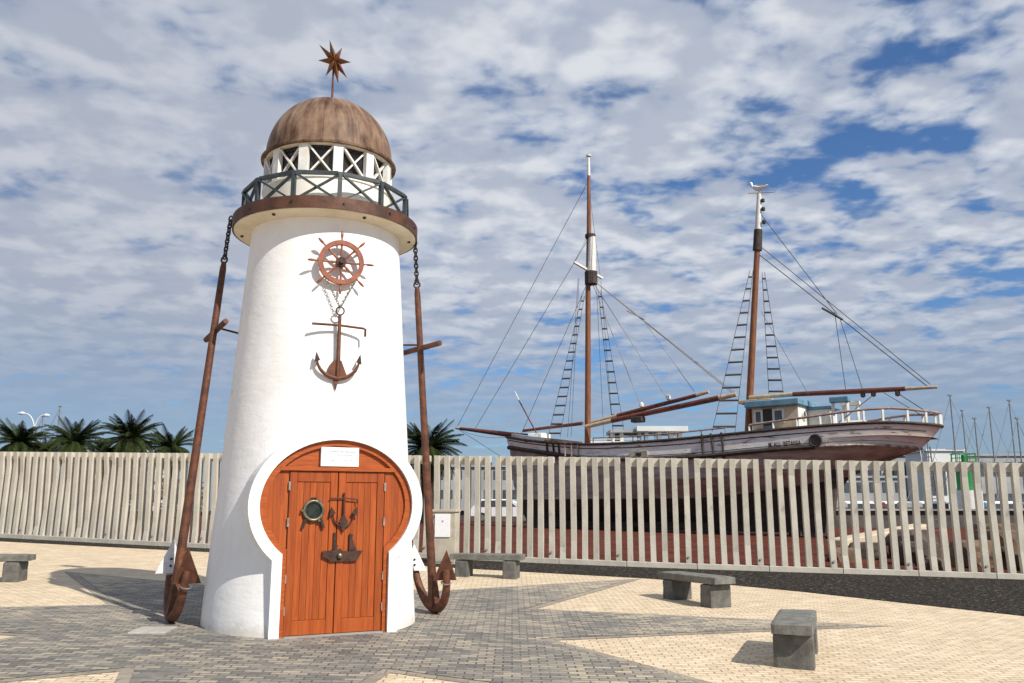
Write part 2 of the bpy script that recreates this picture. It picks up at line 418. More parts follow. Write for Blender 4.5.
def obj(name, b, m, parent=None, smooth=False, at0=None, label=None, fixn=True):
    """one mesh object; vertices are given in world space and moved to the owner's origin"""
    me = bpy.data.meshes.new(name)
    if fixn: bmesh.ops.recalc_face_normals(b.b, faces=b.b.faces[:])
    o0 = ORI.get(root_of(parent).name, Vector()) if parent else Vector(at0 or (0, 0, 0))
    if o0.length: bmesh.ops.translate(b.b, verts=b.b.verts[:], vec=-o0)
    b.b.to_mesh(me); b.b.free()
    me.materials.append(MT[m] if isinstance(m, str) else m)
    if smooth:
        for p in me.polygons: p.use_smooth = True
        try: me.set_sharp_from_angle(angle=R(38))
        except Exception: pass
    o = bpy.data.objects.new(name, me); COL.objects.link(o)
    if parent: o.parent = parent
    else:
        o.location = o0; ORI[o.name] = o0
    if label: o['label'] = label
    return o

def tag(o, label, cat, group=None):
    o['label'] = label; o['category'] = cat
    if group: o['group'] = group
    return o

def thing(name, label, cat, loc=(0, 0, 0), group=None):
    o = bpy.data.objects.new(name, None); COL.objects.link(o)
    o.empty_display_size = .2
    o.location = loc; ORI[o.name] = Vector(loc)
    return tag(o, label, cat, group)

def struct(name, b, m, kind='structure', smooth=False):
    o = obj(name, b, m, smooth=smooth); o['kind'] = kind; return o

def dup(root, loc, rotz=0.0, label=None, scale=None):
    r = root.copy(); COL.objects.link(r); r.location = loc; r.rotation_euler = (0, 0, rotz)
    ORI[r.name] = Vector(loc)
    if label: r['label'] = label
    if scale: r.scale = (scale,) * 3
    for ch in list(root.children):
        c = ch.copy(); COL.objects.link(c); c.parent = r
        for g in ch.children:
            d = g.copy(); COL.objects.link(d); d.parent = c
    return r

CP, SP = math.cos(PITCH), math.sin(PITCH)
def at(px, py, Y):
    """the point seen in direction (px, py) of the survey photograph at distance Y into the place"""
    u, v = (px - 512) / FPX, (341.5 - py) / FPX
    k = Y / (CP - v * SP)
    return Vector((u * k, Y, 1.6 + (SP + v * CP) * k))

def gz(x, y):
    return -.216 - .018 * max(-25, min(25, x)) + .028 * max(-10, min(30, y))

def chain(b, p, q, n, ll, r, sag=0.0):
    p, q = Vector(p), Vector(q)
    for i in range(n):
        def pos(f):
            v = p.lerp(q, f); v.z -= sag * 4 * f * (1 - f); return v
        f = (i + .5) / n
        c = pos(f); d = (pos(f + .02) - pos(f - .02)).normalized()
        sd = d.cross(Vector((.3, .9, .1))).normalized()
        if i % 2: sd = d.cross(sd).normalized()
        pts = []
        for k in range(10):
            a = 2 * math.pi * k / 10
            pts.append(c + d * (math.cos(a) * ll * .5) + sd * (math.sin(a) * ll * .32))
        b.tube(pts, r, 5, closed=True)
    return b


# ------------------------------------------------------------------ ground
b = B()
xs = [-4000, -25, 25, 4000]; ys = [-80, -10, 30, 62, 62.2, 5000]
V = [[b.b.verts.new((x, y, (gz(x, y) if y <= 62 else -3.0))) for x in xs] for y in ys]
for j in range(len(ys) - 1):
    for i in range(len(xs) - 1):
        b.b.faces.new((V[j][i], V[j][i + 1], V[j + 1][i + 1], V[j + 1][i]))
struct('ground', b, 'earth')
b = B(); b.poly([(-4000, 62.3, -.9), (4000, 62.3, -.9), (4000, 5000, -.9), (-4000, 5000, -.9)])
struct('water', b, 'water')

T = Vector((-2.584, 11.6, 0))
def G(x, y, dz): return (x, y, gz(x, y) + dz)

# fence line (left to right) sampled as a smooth curve
FP = [(-22.0, 27.6), (-14.32, 24.87), (-7.96, 22.62), (.23, 20.30), (3.87, 19.48), (8.22, 18.86), (10.57, 18.50), (16.0, 17.9)]
def fence_curve():
    out = []
    for i in range(len(FP) - 1):
        p0 = Vector(FP[max(i - 1, 0)]); p1 = Vector(FP[i]); p2 = Vector(FP[i + 1]); p3 = Vector(FP[min(i + 2, len(FP) - 1)])
        for k in range(40):
            t = k / 40
            out.append(.5 * ((2 * p1) + (p2 - p0) * t + (2 * p0 - 5 * p1 + 4 * p2 - p3) * t * t + (3 * p1 - p0 - 3 * p2 + p3) * t ** 3))
    return out
FC = fence_curve()
b = B()
b.poly([G(x, y, .004) for x, y in [(-24.9, -9.5), (24.9, -9.5), (24.9, 17.2), (16, 17.7)] + [(q.x, q.y) for q in FC[::-8]] + [(-24.9, 25.6)]])
struct('plaza_paving', b, 'tan')
# dark gravel strip along the fence
inner = [(-22.5, 25.6), (-14.0, 23.75), (-9.5, 22.2), (-6.4, 21.2), (-4, 20.3), (-1.73, 18.98), (.57, 18.12), (2.5, 17.45), (3.8, 16.75), (5.04, 15.73), (6.24, 14.5), (7.53, 13.2), (9.2, 11.2), (12, 7.6), (20, 4)]
b = B()
outer = [(q.x, q.y + .02) for q in FC]
b.poly([G(x, y, .012) for x, y in inner] + [G(20, 17.4, .012)] + [G(x, y, .012) for x, y in outer[::-4]])
struct('gravel_strip', b, 'gravel')
def star_pts(rn, rt, dz):
    L = []
    for k in range(8):
        for (az_, r_) in ((26 + 45 * k, rn), (48.5 + 45 * k, rt)):
            a = R(az_)
            x, y = T.x + r_ * math.sin(a), T.y - r_ * math.cos(a)
            L.append(G(x, y, dz))
    return L
b = B(); b.poly(star_pts(3.27, 7.7, .009)); struct('star_border_paving', b, 'strip')
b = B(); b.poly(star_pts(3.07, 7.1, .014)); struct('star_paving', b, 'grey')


# ------------------------------------------------------------------ lighthouse
DA = R(26)
LA = R(19.8)
nD = Vector((math.sin(DA), -math.cos(DA), 0)); tD = Vector((math.cos(DA), math.sin(DA), 0))
def F(t, d, z): return Vector((T.x, T.y, 0)) + nD * d + tD * t + Vector((0, 0, z))
Z0 = .13
lh = thing('lighthouse', 'small white round lighthouse with domed copper roof, cross-braced gallery and orange keyhole door', 'lighthouse', (T.x, T.y, Z0))
CT, CZ = .005, 1.62
def key_outline(rx, rz, hw, z0, d, n=56):
    """keyhole: straight jambs below an ellipse, returned from lower left over the top to lower right"""
    pts = []
    a = math.asin(min(1, hw / rx)); zi = CZ - rz * math.cos(a)
    pts.append(F(CT - hw, d, z0)); pts.append(F(CT - hw, d, (z0 + zi) / 2))
    for k in range(n + 1):
        th = -(math.pi - a) + 2 * (math.pi - a) * k / n     # angle from the top
        pts.append(F(CT + rx * math.sin(th), d, CZ + rz * math.cos(th)))
    pts.append(F(CT + hw, d, (z0 + zi) / 2)); pts.append(F(CT + hw, d, z0))
    return pts

# tower wall, flattened behind the door
b = B()
NA, NZ = 144, 72
zb, zt = .0, 5.30
rings = []
for j in range(NZ + 1):
    z = zb + (zt - zb) * j / NZ
    r = 1.337 - .0668 * (z - .155)
    row = []
    for k in range(NA):
        a = 2 * math.pi * k / NA
        wob = 1 + .006 * mn.noise(Vector((math.cos(a) * 1.3, math.sin(a) * 1.3, z * .9)))
        p = Vector((r * wob * math.cos(a), r * wob * math.sin(a), 0))
        t_, d_ = p.dot(tD) - CT, p.dot(nD)
        inside = d_ > 0 and z < 2.36 and ((t_ / 1.0) ** 2 + ((z - CZ) / .83) ** 2 < 1 or (abs(t_) < .71 and z < CZ))
        if inside: d_ = min(d_, 1.03)
        p = tD * (t_ + CT) + nD * d_
        row.append(b.b.verts.new((T.x + p.x, T.y + p.y, z)))
    rings.append(row)
for j in range(NZ):
    for k in range(NA):
        b.b.faces.new((rings[j][k], rings[j][(k + 1) % NA], rings[j + 1][(k + 1) % NA], rings[j + 1][k]))
obj('tower_wall', b, 'white', lh, smooth=True)

b = B()
b.band(key_outline(1.055, .895, .755, .02, .55), key_outline(.925, .775, .640, .02, .55), nD * .625)
obj('door_surround', b, 'plaster', lh)
# wooden frame
b = B(); b.band(key_outline(.926, .776, .641, .10, 1.04), key_outline(.845, .70, .585, .10, 1.04), nD * .085)
obj('door_frame', b, 'woodh', lh)
LT = 2.02
def tympanum():
    b = B(); d = 1.045
    pts = []
    for k in range(40):
        th = -1.02 + 2.04 * k / 39
        pts.append(F(CT + .845 * math.sin(th), d, CZ + .70 * math.cos(th)))
    zlow = LT + .012
    x0 = .845 * math.sqrt(max(0, 1 - ((zlow - CZ) / .70) ** 2))
    pts = [p for p in pts if p.z > zlow]
    pts = [F(CT - x0, d, zlow)] + pts + [F(CT + x0, d, zlow)]
    b.prism(pts, nD * .04); return b
obj('tympanum_panel', tympanum(), 'woodh', lh)
b = B(); b.bar(F(CT - .70, 1.105, LT + .022), F(CT + .70, 1.105, LT + .022), .05, .05); obj('door_lintel', b.bevel(.005), 'woodh', lh)
# fixed side panels of boards
for sg in (-1, 1):
    b = B(); d = 1.045
    edges = [.590 + .0853 * i for i in range(4)]
    for i in range(3):
        a0, a1 = edges[i] + .0008, edges[i + 1] - .0008
        def ez(x, up):
            q = max(0, 1 - (x / .846) ** 2) ** .5 * .70
            return CZ + q if up else CZ - q
        P = []
        ns = 5
        lo = [(a0 + (a1 - a0) * k / ns, ez(a0 + (a1 - a0) * k / ns, False)) for k in range(ns + 1)]
        hi = [(a0 + (a1 - a0) * k / ns, min(LT - .005, ez(a0 + (a1 - a0) * k / ns, True))) for k in range(ns + 1)]
        out = lo + hi[::-1]
        b.prism([F(CT + sg * x, d, z) for x, z in out], nD * .045)
    obj('side_panel', b, 'wood', lh)
b = B(); b.box((0, 0, 0), (1.72, .012, 2.4)); 
for v in b.b.verts:
    v.co = F(CT, 1.037, 1.3) + tD * v.co.x * .66 + nD * v.co.y + Vector((0, 0, v.co.z * .0 + (v.co.z) * .62))
obj('door_backing', b, 'wooddark', lh)
b = B(); b.box((0, 0, 0), (1, 1, 1))
for v in b.b.verts: v.co = F(CT, 1.12, .115) + tD * v.co.x * 1.16 + nD * v.co.y * .16 + Vector((0, 0, v.co.z * .05))
obj('threshold', b, 'quay', lh)

LB = .145
leaves = []
for sg in (-1, 1):
    x_in, x_out = .006, .578
    b = B()
    st = .088; d0, d1 = 1.05, 1.105
    def slab(b, xa, xb, za, zb_, da, db):
        q = [F(CT + sg * xa, da, za), F(CT + sg * xb, da, za), F(CT + sg * xb, db, za), F(CT + sg * xa, db, za)]
        b.hexa(q + [p + Vector((0, 0, zb_ - za)) for p in q])
    slab(b, x_in, x_in + st, LB, LT - .006, d0, d1); slab(b, x_out - st, x_out, LB, LT - .006, d0, d1)
    slab(b, x_in + st + .001, x_out - st - .001, LB, LB + .16, d0, d1 - .003); slab(b, x_in + st + .001, x_out - st - .001, LT - .13, LT - .006, d0, d1 - .003)
    lf = obj('door_leaf', b.bevel(.004), 'wood', lh)
    leaves.append(lf)
    b = B(); nb = 5; w_ = (x_out - x_in - 2 * st - .004) / nb
    for i in range(nb):
        xa = x_in + st + .002 + i * w_
        slab(b, xa + .0008, xa + w_ - .0008, LB + .162, LT - .132, d0, d1 - .014)
    obj('board_panel', b.bevel(.003), 'wood', lf)
    for zz in (.42, .78, 1.42, 1.84):
        b = B(); b.box((0, 0, 0), (1, 1, 1))
        for v in b.b.verts: v.co = F(CT + sg * .583, 1.112, zz) + tD * v.co.x * .022 + nD * v.co.y * .022 + Vector((0, 0, v.co.z * .10))
        obj('hinge', b, 'steel', lf)
# porthole on the left leaf
pc = F(-.285, 1.10, 1.555)
b = B(); b.ring(pc + nD * .02, nD, .112, .019, 40, 10)
for a in (60, 180, 300): 
    dv = tD * math.cos(R(a)) + Vector((0, 0, math.sin(R(a))))
    b.disc(pc + dv * .136, nD, .015, .045, 10)
ph = obj('porthole', b, 'brass', leaves[0], smooth=True)
b = B(); b.disc(pc - nD * .012, nD, .102, .02, 36); obj('porthole_glass', b, 'portglass', leaves[0])
for sg in (-1, 1):
    b = B(); b.bar(pc + tD * sg * .09 + Vector((0, 0, -.10)) + nD * .03, pc + tD * sg * .125 + Vector((0, 0, -.205)) + nD * .02, .03, .02, nD); obj('porthole_stay', b, 'iron', leaves[0])
b = B(); b.box(pc + Vector((0, 0, .138)) + nD * .02, (.06, .03, .025)); obj('porthole_latch', b, 'iron', leaves[0])

def flat_anchor(b, o, ex, s, dn, th, bent=True, rise=0.0):
    """small decorative anchor in the plane of ex and z, o at the ring, s = height"""
    up = Vector((0, 0, 1))
    def P(x, z, d=0): return o + ex * x * s + up * z * s + dn * d
    b.tube([P(0, 0), P(0, -.98)], [.026 * s, .036 * s], 8)
    b.tube([P(-.42, -.165), P(.0, -.165), P(.37, -.19), P(.405, -.205), P(.405, -.32)] if bent else [P(-.40, -.165), P(.40, -.165)], .020 * s, 7)
    arc = []
    for k in range(19):
        a = R(186 + 168 * k / 18)
        arc.append(P(.325 * math.cos(a), -.60 - rise + (.40 - rise) * math.sin(a)))
    b.tube(arc, [.016 * s + .018 * s * math.sin(math.pi * k / 18) for k in range(19)], 7)
    return P

# emblem anchor and ship silhouette on the right leaf
b = B(); oA = F(.075, 1.13, 1.765)
P = flat_anchor(b, oA, tD, .40, nD, .02)
for sg in (-1, 1):
    c = P(sg * .32, -.585)
    b.prism([c + tD * sg * .045 - Vector((0, 0, .04)), c + tD * sg * .025 + Vector((0, 0, .065)), c - tD * sg * .03 - Vector((0, 0, .01))], nD * .02)
b.prism([P(-.13, -.86), P(0, -.60), P(.13, -.86), P(0, -1.18)], nD * .015)
obj('anchor_emblem', b, 'rustdark', leaves[1])
b = B()
q = [(-.22, 1.19), (-.13, 1.19), (-.115, 1.20), (.0, 1.215), (.02, 1.185), (.265, 1.185), (.20, 1.07), (-.125, 1.06), (-.145, 1.09), (-.22, 1.125)]
b.prism([F(.06 + x, 1.108, z - .105) for x, z in q], nD * .022)
b.prism([F(.06 + x, 1.108, z - .105) for x, z in [(-.095, 1.21), (-.06, 1.21), (-.03, 1.25), (-.062, 1.25), (-.062, 1.40), (-.095, 1.40)]], nD * .02)
b.prism([F(.06 + x, 1.108, z - .105) for x, z in [(.10, 1.19), (.20, 1.19), (.185, 1.205), (.13, 1.34), (.145, 1.37), (.10, 1.39)]], nD * .02)
obj('ship_emblem', b, 'rustdark', leaves[1])
b = B(); b.lathe((0, 0, 0), [(.034, 0), (.034, .012), (.026, .03), (.010, .038), (.0005, .039)], 20)
bmesh.ops.transform(b.b, matrix=Matrix.Translation(F(.045, 1.13, 1.025)) @ Vector((0, 0, 1)).rotation_difference(nD).to_matrix().to_4x4(), verts=b.b.verts[:])
obj('door_knob', b, 'brass', leaves[1], smooth=True)
# plaque with faded lines
b = B(); pz = 2.20
q = [(-.17 + CT, pz - .125), (.295 + CT, pz - .125), (.295 + CT, pz + .105), (-.17 + CT, pz + .105)]
b.prism([F(x - .06, 1.087, z) for x, z in q], nD * .05)
pl = obj('plaque', b.bevel(.004), 'plaque', lh)
b = B(); rnd = random.Random(3)
for row, (x0, x1, hh) in enumerate([(-.12, .19, .016), (-.06, .14, .014), (-.11, -.09, .012), (.05, .08, .014), (.13, .15, .012)]):
    zz = [pz + .045, pz + .008, pz - .06, pz - .062, pz - .058][row]
    x = x0
    while x < x1:
        l_ = rnd.uniform(.008, .022)
        b.hexa([F(CT + x, 1.1365, zz), F(CT + x + l_, 1.1365, zz), F(CT + x + l_, 1.1385, zz), F(CT + x, 1.1385, zz)] +
               [F(CT + x, 1.1365, zz + hh), F(CT + x + l_, 1.1365, zz + hh), F(CT + x + l_, 1.1385, zz + hh), F(CT + x, 1.1385, zz + hh)])
        x += l_ + .006
obj('lettering', b, 'ink', pl)

# gallery slab, rusty band, railing, lantern, dome
b = B(); b.lathe((T.x, T.y, 0), [(.98, 5.24), (1.232, 5.275), (1.235, 5.41), (.80, 5.42)], 96)
obj('gallery_floor', b, 'cream', lh, smooth=True)
b = B(); b.lathe((T.x, T.y, 0), [(1.238, 5.281), (1.256, 5.278), (1.258, 5.437), (1.238, 5.44), (1.238, 5.281)], 96)
obj('gallery_band', b, 'rustband', lh, smooth=True)
for k in range(12):
    a = LA + R(30 * k) + R(2)
    n_ = Vector((math.sin(a), -math.cos(a), 0))
    b = B(); b.disc(T + n_ * 1.252 + Vector((0, 0, 5.36)), n_, .016, .02, 8); obj('bolt', b, 'iron', lh)
    a2 = a + R(15); n2 = Vector((math.sin(a2), -math.cos(a2), 0))
    if k % 2 == 0:
        b = B(); b.disc(T + n2 * 1.14 + Vector((0, 0, 5.263)), (0, 0, -1), .022, .02, 8); obj('soffit_stud', b, 'iron', lh)
RR, ZR0, ZR1 = 1.125, 5.42, 5.815
cor = [T + Vector((math.sin(LA + R(30 * k)), -math.cos(LA + R(30 * k)), 0)) * RR for k in range(12)]
for k in range(12):
    p, q = cor[k], cor[(k + 1) % 12]
    b = B(); b.bar(p + Vector((0, 0, ZR0)), p + Vector((0, 0, ZR1)), .052, .052, (p - T)); obj('railing_post', b, 'railpaint', lh)
    b = B(); dd = (q - p).normalized() * .028
    b.bar(p + dd + Vector((0, 0, ZR1 - .012)), q - dd + Vector((0, 0, ZR1 - .012)), .05, .045)
    pm, qm = p + dd, q - dd
    ou = ((p + q) / 2 - T).normalized()
    b.bar(pm + Vector((0, 0, ZR0 + .02)), qm + Vector((0, 0, ZR1 - .04)), .040, .024)
    b.bar(qm + Vector((0, 0, ZR0 + .02)) + ou * .024, pm + Vector((0, 0, ZR1 - .04)) + ou * .026, .040, .024)
    obj('railing_panel', b, 'railpaint', lh)
b = B(); b.lathe((T.x, T.y, 0), [(.875, 5.40), (.875, 5.83), (.895, 5.835), (.895, 5.86), (.80, 5.865)], 72); obj('lantern_wall', b, 'lantern', lh, smooth=True)
LR = .862
b = B(); b.lathe((T.x, T.y, 0), [(.80, 6.302), (LR + .012, 6.302), (LR + .012, 6.335), (.80, 6.335)], 72); obj('lantern_head_rail', b, 'lantern', lh)
for k in range(12):
    a = LA + R(30 * k); n_ = Vector((math.sin(a), -math.cos(a), 0))
    c = T + n_ * (LR - .012)
    b = B(); b.bar(c + Vector((0, 0, 5.862)), c + Vector((0, 0, 6.304)), .125, .07, n_); obj('lantern_post', b, 'whitepaint', lh)
    a2 = a + R(15); n2 = Vector((math.sin(a2), -math.cos(a2), 0)); t2 = Vector((n2.y * -1, n2.x, 0))
    c2 = T + n2 * (LR * math.cos(R(15)) - .012)
    hw = LR * math.sin(R(15)) - .055
    b = B(); b.prism([c2 - n2 * .045 + t2 * sx_ + Vector((0, 0, z_)) for sx_, z_ in ((-hw, 5.864), (hw, 5.864), (hw, 6.302), (-hw, 6.302))], n2 * .012)
    wn = obj('lantern_window', b, 'glass', lh)
    b = B()
    b.bar(c2 - t2 * hw + Vector((0, 0, 5.88)), c2 + t2 * hw + Vector((0, 0, 6.29)), .042, .022)
    b.bar(c2 - t2 * hw + n2 * .02 + Vector((0, 0, 6.29)), c2 + t2 * hw + n2 * .02 + Vector((0, 0, 5.88)), .042, .022)
    obj('window_brace', b, 'whitepaint', wn)
# inside of the lantern
b = B(); b.lathe((T.x, T.y, 0), [(.30, 5.9), (.34, 6.1), (.26, 6.32)], 24); obj('lantern_core', b, 'wooddark', lh)
prof = [(.80, 6.325), (.930, 6.305), (.936, 6.330), (.890, 6.362)]
for k in range(1, 25):
    th = math.pi / 2 * k / 24
    prof.append((.875 * math.cos(th) ** .94 if k < 24 else .0006, 6.368 + .905 * math.sin(th) ** .97))
b = B(); b.lathe((T.x, T.y, 0), prof, 72)
for v in b.b.verts:                      # faint raised meridian seams
    if v.co.z > 6.38:
        a = math.atan2(v.co.y - T.y, v.co.x - T.x); s_ = abs(((a / (math.pi / 4)) % 1) - .5)
        if s_ > .46:
            v.co.x = T.x + (v.co.x - T.x) * 1.006; v.co.y = T.y + (v.co.y - T.y) * 1.006
obj('dome', b, 'dome', lh, smooth=True)
zs = 7.262
b = B(); b.lathe((T.x, T.y, zs), [(.085, -.01), (.085, .022), (.04, .03), (.035, .07), (.016, .075), (.014, .66)], 12, cap=(True, True)); fin = obj('finial_rod', b, 'rust', lh, smooth=False)
# eight-pointed star made of folded points
sc_ = 1 / (9.1 * 70.5)
tips = [(-50, 190), (60, 130), (140, 5), (115, -145), (40, -205), (-70, -145), (-140, -10), (-138, 135)]
vd = Vector((T.x, T.y, 0)).normalized(); rx_ = Vector((vd.y, -vd.x, 0))
c = Vector((T.x + .012, T.y, 7.945)); b = B()
for i, (x, y) in enumerate(tips):
    tip = c + rx_ * x * sc_ * 1.08 + Vector((0, 0, y * sc_ * 1.12))
    dirv = (tip - c); side = dirv.cross(vd).normalized() * .043; base = c + dirv * .28
    for sg in (1, -1):
        A_ = b.b.verts.new(tip); C_ = b.b.verts.new(c - vd * .045 * sg); L_ = b.b.verts.new(base + side); M_ = b.b.verts.new(base - vd * .10 * sg); R__ = b.b.verts.new(base - side); O_ = b.b.verts.new(c + vd * .0)
        b.b.faces.new((A_, L_, M_)); b.b.faces.new((A_, M_, R__)); b.b.faces.new((L_, C_, M_)); b.b.faces.new((M_, C_, R__))
obj('compass_star', b, 'staror', lh)

# ------------------------------------------------------------------ ship's wheel on the wall
nD_, tD_ = nD, tD
nD = Vector((math.sin(LA), -math.cos(LA), 0)); tD = Vector((math.cos(LA), math.sin(LA), 0))
wc = F(.055, 1.118, 4.625)
sw = thing('ship_wheel', 'reddish wooden ship steering wheel with eight spokes fixed high on the white tower', 'ship wheel', wc - nD * .17)
b = B()
N = 48; oR, iR = .285, .228
ang = [2 * math.pi * k / N for k in range(N)]
b.band([wc + tD * oR * math.cos(a) + Vector((0, 0, oR * math.sin(a))) - nD * .02 for a in ang],
       [wc + tD * iR * math.cos(a) + Vector((0, 0, iR * math.sin(a))) - nD * .02 for a in ang], nD * .045, closed=True)
obj('wheel_rim', b, 'wheel', sw)
for k in range(8):
    a = math.pi / 4 * k; dv = tD * math.cos(a) + Vector((0, 0, math.sin(a)))
    b = B()
    prof_ = [(.05, .014), (.11, .017), (.16, .012), (.23, .015), (.29, .014), (.31, .009), (.335, .016), (.37, .018), (.405, .012), (.415, .004)]
    b.tube([wc + dv * r_ for r_, _ in prof_], [w2 for _, w2 in prof_], 8)
    obj('spoke', b, 'wheel', sw, smooth=True)
b = B(); b.disc(wc - nD * .04, nD, .062, .09, 20); b.disc(wc + nD * .05, nD, .03, .03, 12); b.disc(wc - nD * .14, nD, .03, .12, 12); obj('hub', b, 'rustdark', sw)

# decorative anchor hanging from the wheel
ring_c = F(.055, 1.180, 3.985)
wa = thing('wall_anchor', 'small rusty anchor with one bent stock end hung on chains from the ship wheel', 'anchor', F(.0, 1.2, 3.1))
b = B(); oA = ring_c - Vector((0, 0, .05)) + nD * .0
P = flat_anchor(b, oA, tD, .795, nD, .02, rise=.09)
obj('anchor_body', b, 'rust', wa, smooth=True)
for sg in (-1, 1):
    c = P(sg * .322, -.715)
    b = B(); b.prism([c + tD * sg * .03 - Vector((0, 0, .04)) - nD * .02, c + tD * sg * .012 + Vector((0, 0, .085)) - nD * .02, c - tD * sg * .035 - Vector((0, 0, .01)) - nD * .02], nD * .04)
    obj('arm_tip', b, 'rustdark', wa)
b = B(); b.prism([P(-.17, -.96), P(-.13, -.80), P(-.07, -.72), P(.05, -.72), P(.14, -.95), P(.02, -1.0), P(-.02, -1.18), P(-.07, -1.02)], nD * -.03); obj('crown_plate', b, 'rust', wa)
b = B(); b.ring(ring_c, nD, .05, .010, 20, 6); obj('ring', b, 'iron', wa, smooth=True)
b = B(); b.bar(oA - Vector((0, 0, .25)), oA - Vector((0, 0, .25)) - nD * .28, .03, .03); obj('wall_bracket', b, 'iron', wa)
for sg in (-1, 1):
    b = B(); chain(b, wc + tD * sg * .175 - Vector((0, 0, .235)), ring_c + Vector((0, 0, .04)), 13, .050, .0045); obj('chain', b, 'steel', wa)

nD, tD = nD_, tD_

# ------------------------------------------------------------------ two big leaning anchors
def big_anchor(base_px, Yb, top_px, Yt, chain_px, Yc, stock, flukes, bracket, label, groundz):
    base = at(*base_px, Yb); base.z = groundz
    top = at(*top_px, Yt); ch = at(*chain_px, Yc)
    an = thing('large_anchor', label, 'anchor', base, 'large anchors leaning on the lighthouse')
    b = B(); up = (top - base).normalized()
    b.tube([base + up * .10, base + up * .55, base.lerp(top, .55), top - up * .10, top], [.075, .060, .050, .043, .030], 12)
    obj('shank', b, 'rust', an, smooth=True)
    p, q = at(*stock[0]), at(*stock[1])
    b = B(); b.tube([p, q], .038, 10); obj('stock', b, 'rust', an, smooth=True)
    tips = [at(*f_[0]) for f_ in flukes]
    pts = []
    A0, A1 = tips
    mid = (A0 + A1) / 2; low = base + Vector((0, 0, .07))
    for k in range(25):
        ph_ = -math.pi / 2 + math.pi * k / 24
        pts.append(mid + (A1 - A0) / 2 * math.sin(ph_) + (low - mid) * math.cos(ph_))
    b = B(); b.tube(pts, [.046 + .022 * (1 - abs(-1 + 2 * k / 24)) for k in range(25)], 10)
    obj('arm', b, 'rust', an, smooth=True)
    lat = (A1 - A0); lat.z = 0; lat = Vector((lat.y, -lat.x, 0)).normalized()
    if lat.x < 0: lat = -lat
    b = B(); b.prism([base - up * .03, base + up * .10 + lat * .075, base + up * .55 + lat * .03, base + up * .55 - lat * .03, base + up * .10 - lat * .075], (A1 - A0).normalized() * .07)
    obj('crown', b, 'rust', an)
    for (pt, w_, h_, m_, lab), A in zip(flukes, tips):
        inw = (A1 - A0); inw.z = 0; inw.normalize()
        inw = (inw * .35 + Vector((.10, -1, 0))).normalized()      # the blades are turned towards the square
        if (base - A).dot(A1 - A0) < 0: inw = -inw
        lat2 = Vector((-inw.y, inw.x, 0))
        b = B()
        lo = A - Vector((0, 0, h_ * .35)) + inw * .07
        hi = A + Vector((0, 0, h_ * .65)) - inw * .05
        b.prism([lo - lat2 * w_ / 2, lo + lat2 * w_ / 2, hi], inw * .035)
        fl = obj('fluke', b, m_, an, label=lab)
        b = B()
        for fz in (.22, .42): b.disc(lo.lerp(hi, fz) + inw * .034, inw, .016, .02, 8)
        obj('rivet', b, 'iron', fl)
        b = B(); b.ring(A - Vector((0, 0, h_ * .42)), (A - base).normalized() + Vector((0, 0, .9)), .062, .010, 16, 6); obj('collar', b, 'steel', an)
    b = B(); n = max(6, int((ch - top).length / .058)); chain(b, top + up * .05, ch, n, .085, .011); b.ring(top + up * .03, Vector((.3, 1, 0)), .045, .013, 14, 6); obj('chain', b, 'iron', an)
    b = B(); b.tube([at(*bracket[0]), at(*bracket[1])], .014, 8); obj('wall_rod', b, 'rustdark', an)
    return an
big_anchor((171, 617), 11.22, (224, 262), 11.35, (231, 217), 11.40,
           ((206, 340, 11.60), (226, 321, 11.10)),
           [((172, 561, 11.58), .36, .42, 'palefluke', 'white painted fluke with rivets'), ((187, 571, 10.85), .32, .44, 'rust', None)],
           ((211, 326, 11.40), (241, 334, 11.55)), 'big rusty anchor leaning on the left side of the lighthouse, seen edge-on', gz(-4.32, 11.22) + .01)
big_anchor((434, 612), 12.40, (417, 287), 12.0, (415, 241), 11.95,
           ((400, 354, 12.45), (440, 343, 11.75)),
           [((414, 561, 12.75), .34, .36, 'palefluke', 'white painted fluke with rivets'), ((446, 570, 12.05), .32, .40, 'rust', None)],
           ((418, 345, 12.0), (400, 345, 12.0)), 'big rusty anchor standing at the right side of the lighthouse before the meter cabinet', gz(-1.1, 12.4) + .01)


# ------------------------------------------------------------------ fence
ARC = [0.0]
for i in range(1, len(FC)): ARC.append(ARC[-1] + (FC[i] - FC[i - 1]).length)
def on_curve(s_):
    for i in range(1, len(FC)):
        if ARC[i] >= s_:
            f_ = (s_ - ARC[i - 1]) / max(1e-6, ARC[i] - ARC[i - 1]); return FC[i - 1].lerp(FC[i], f_)
    return FC[-1]
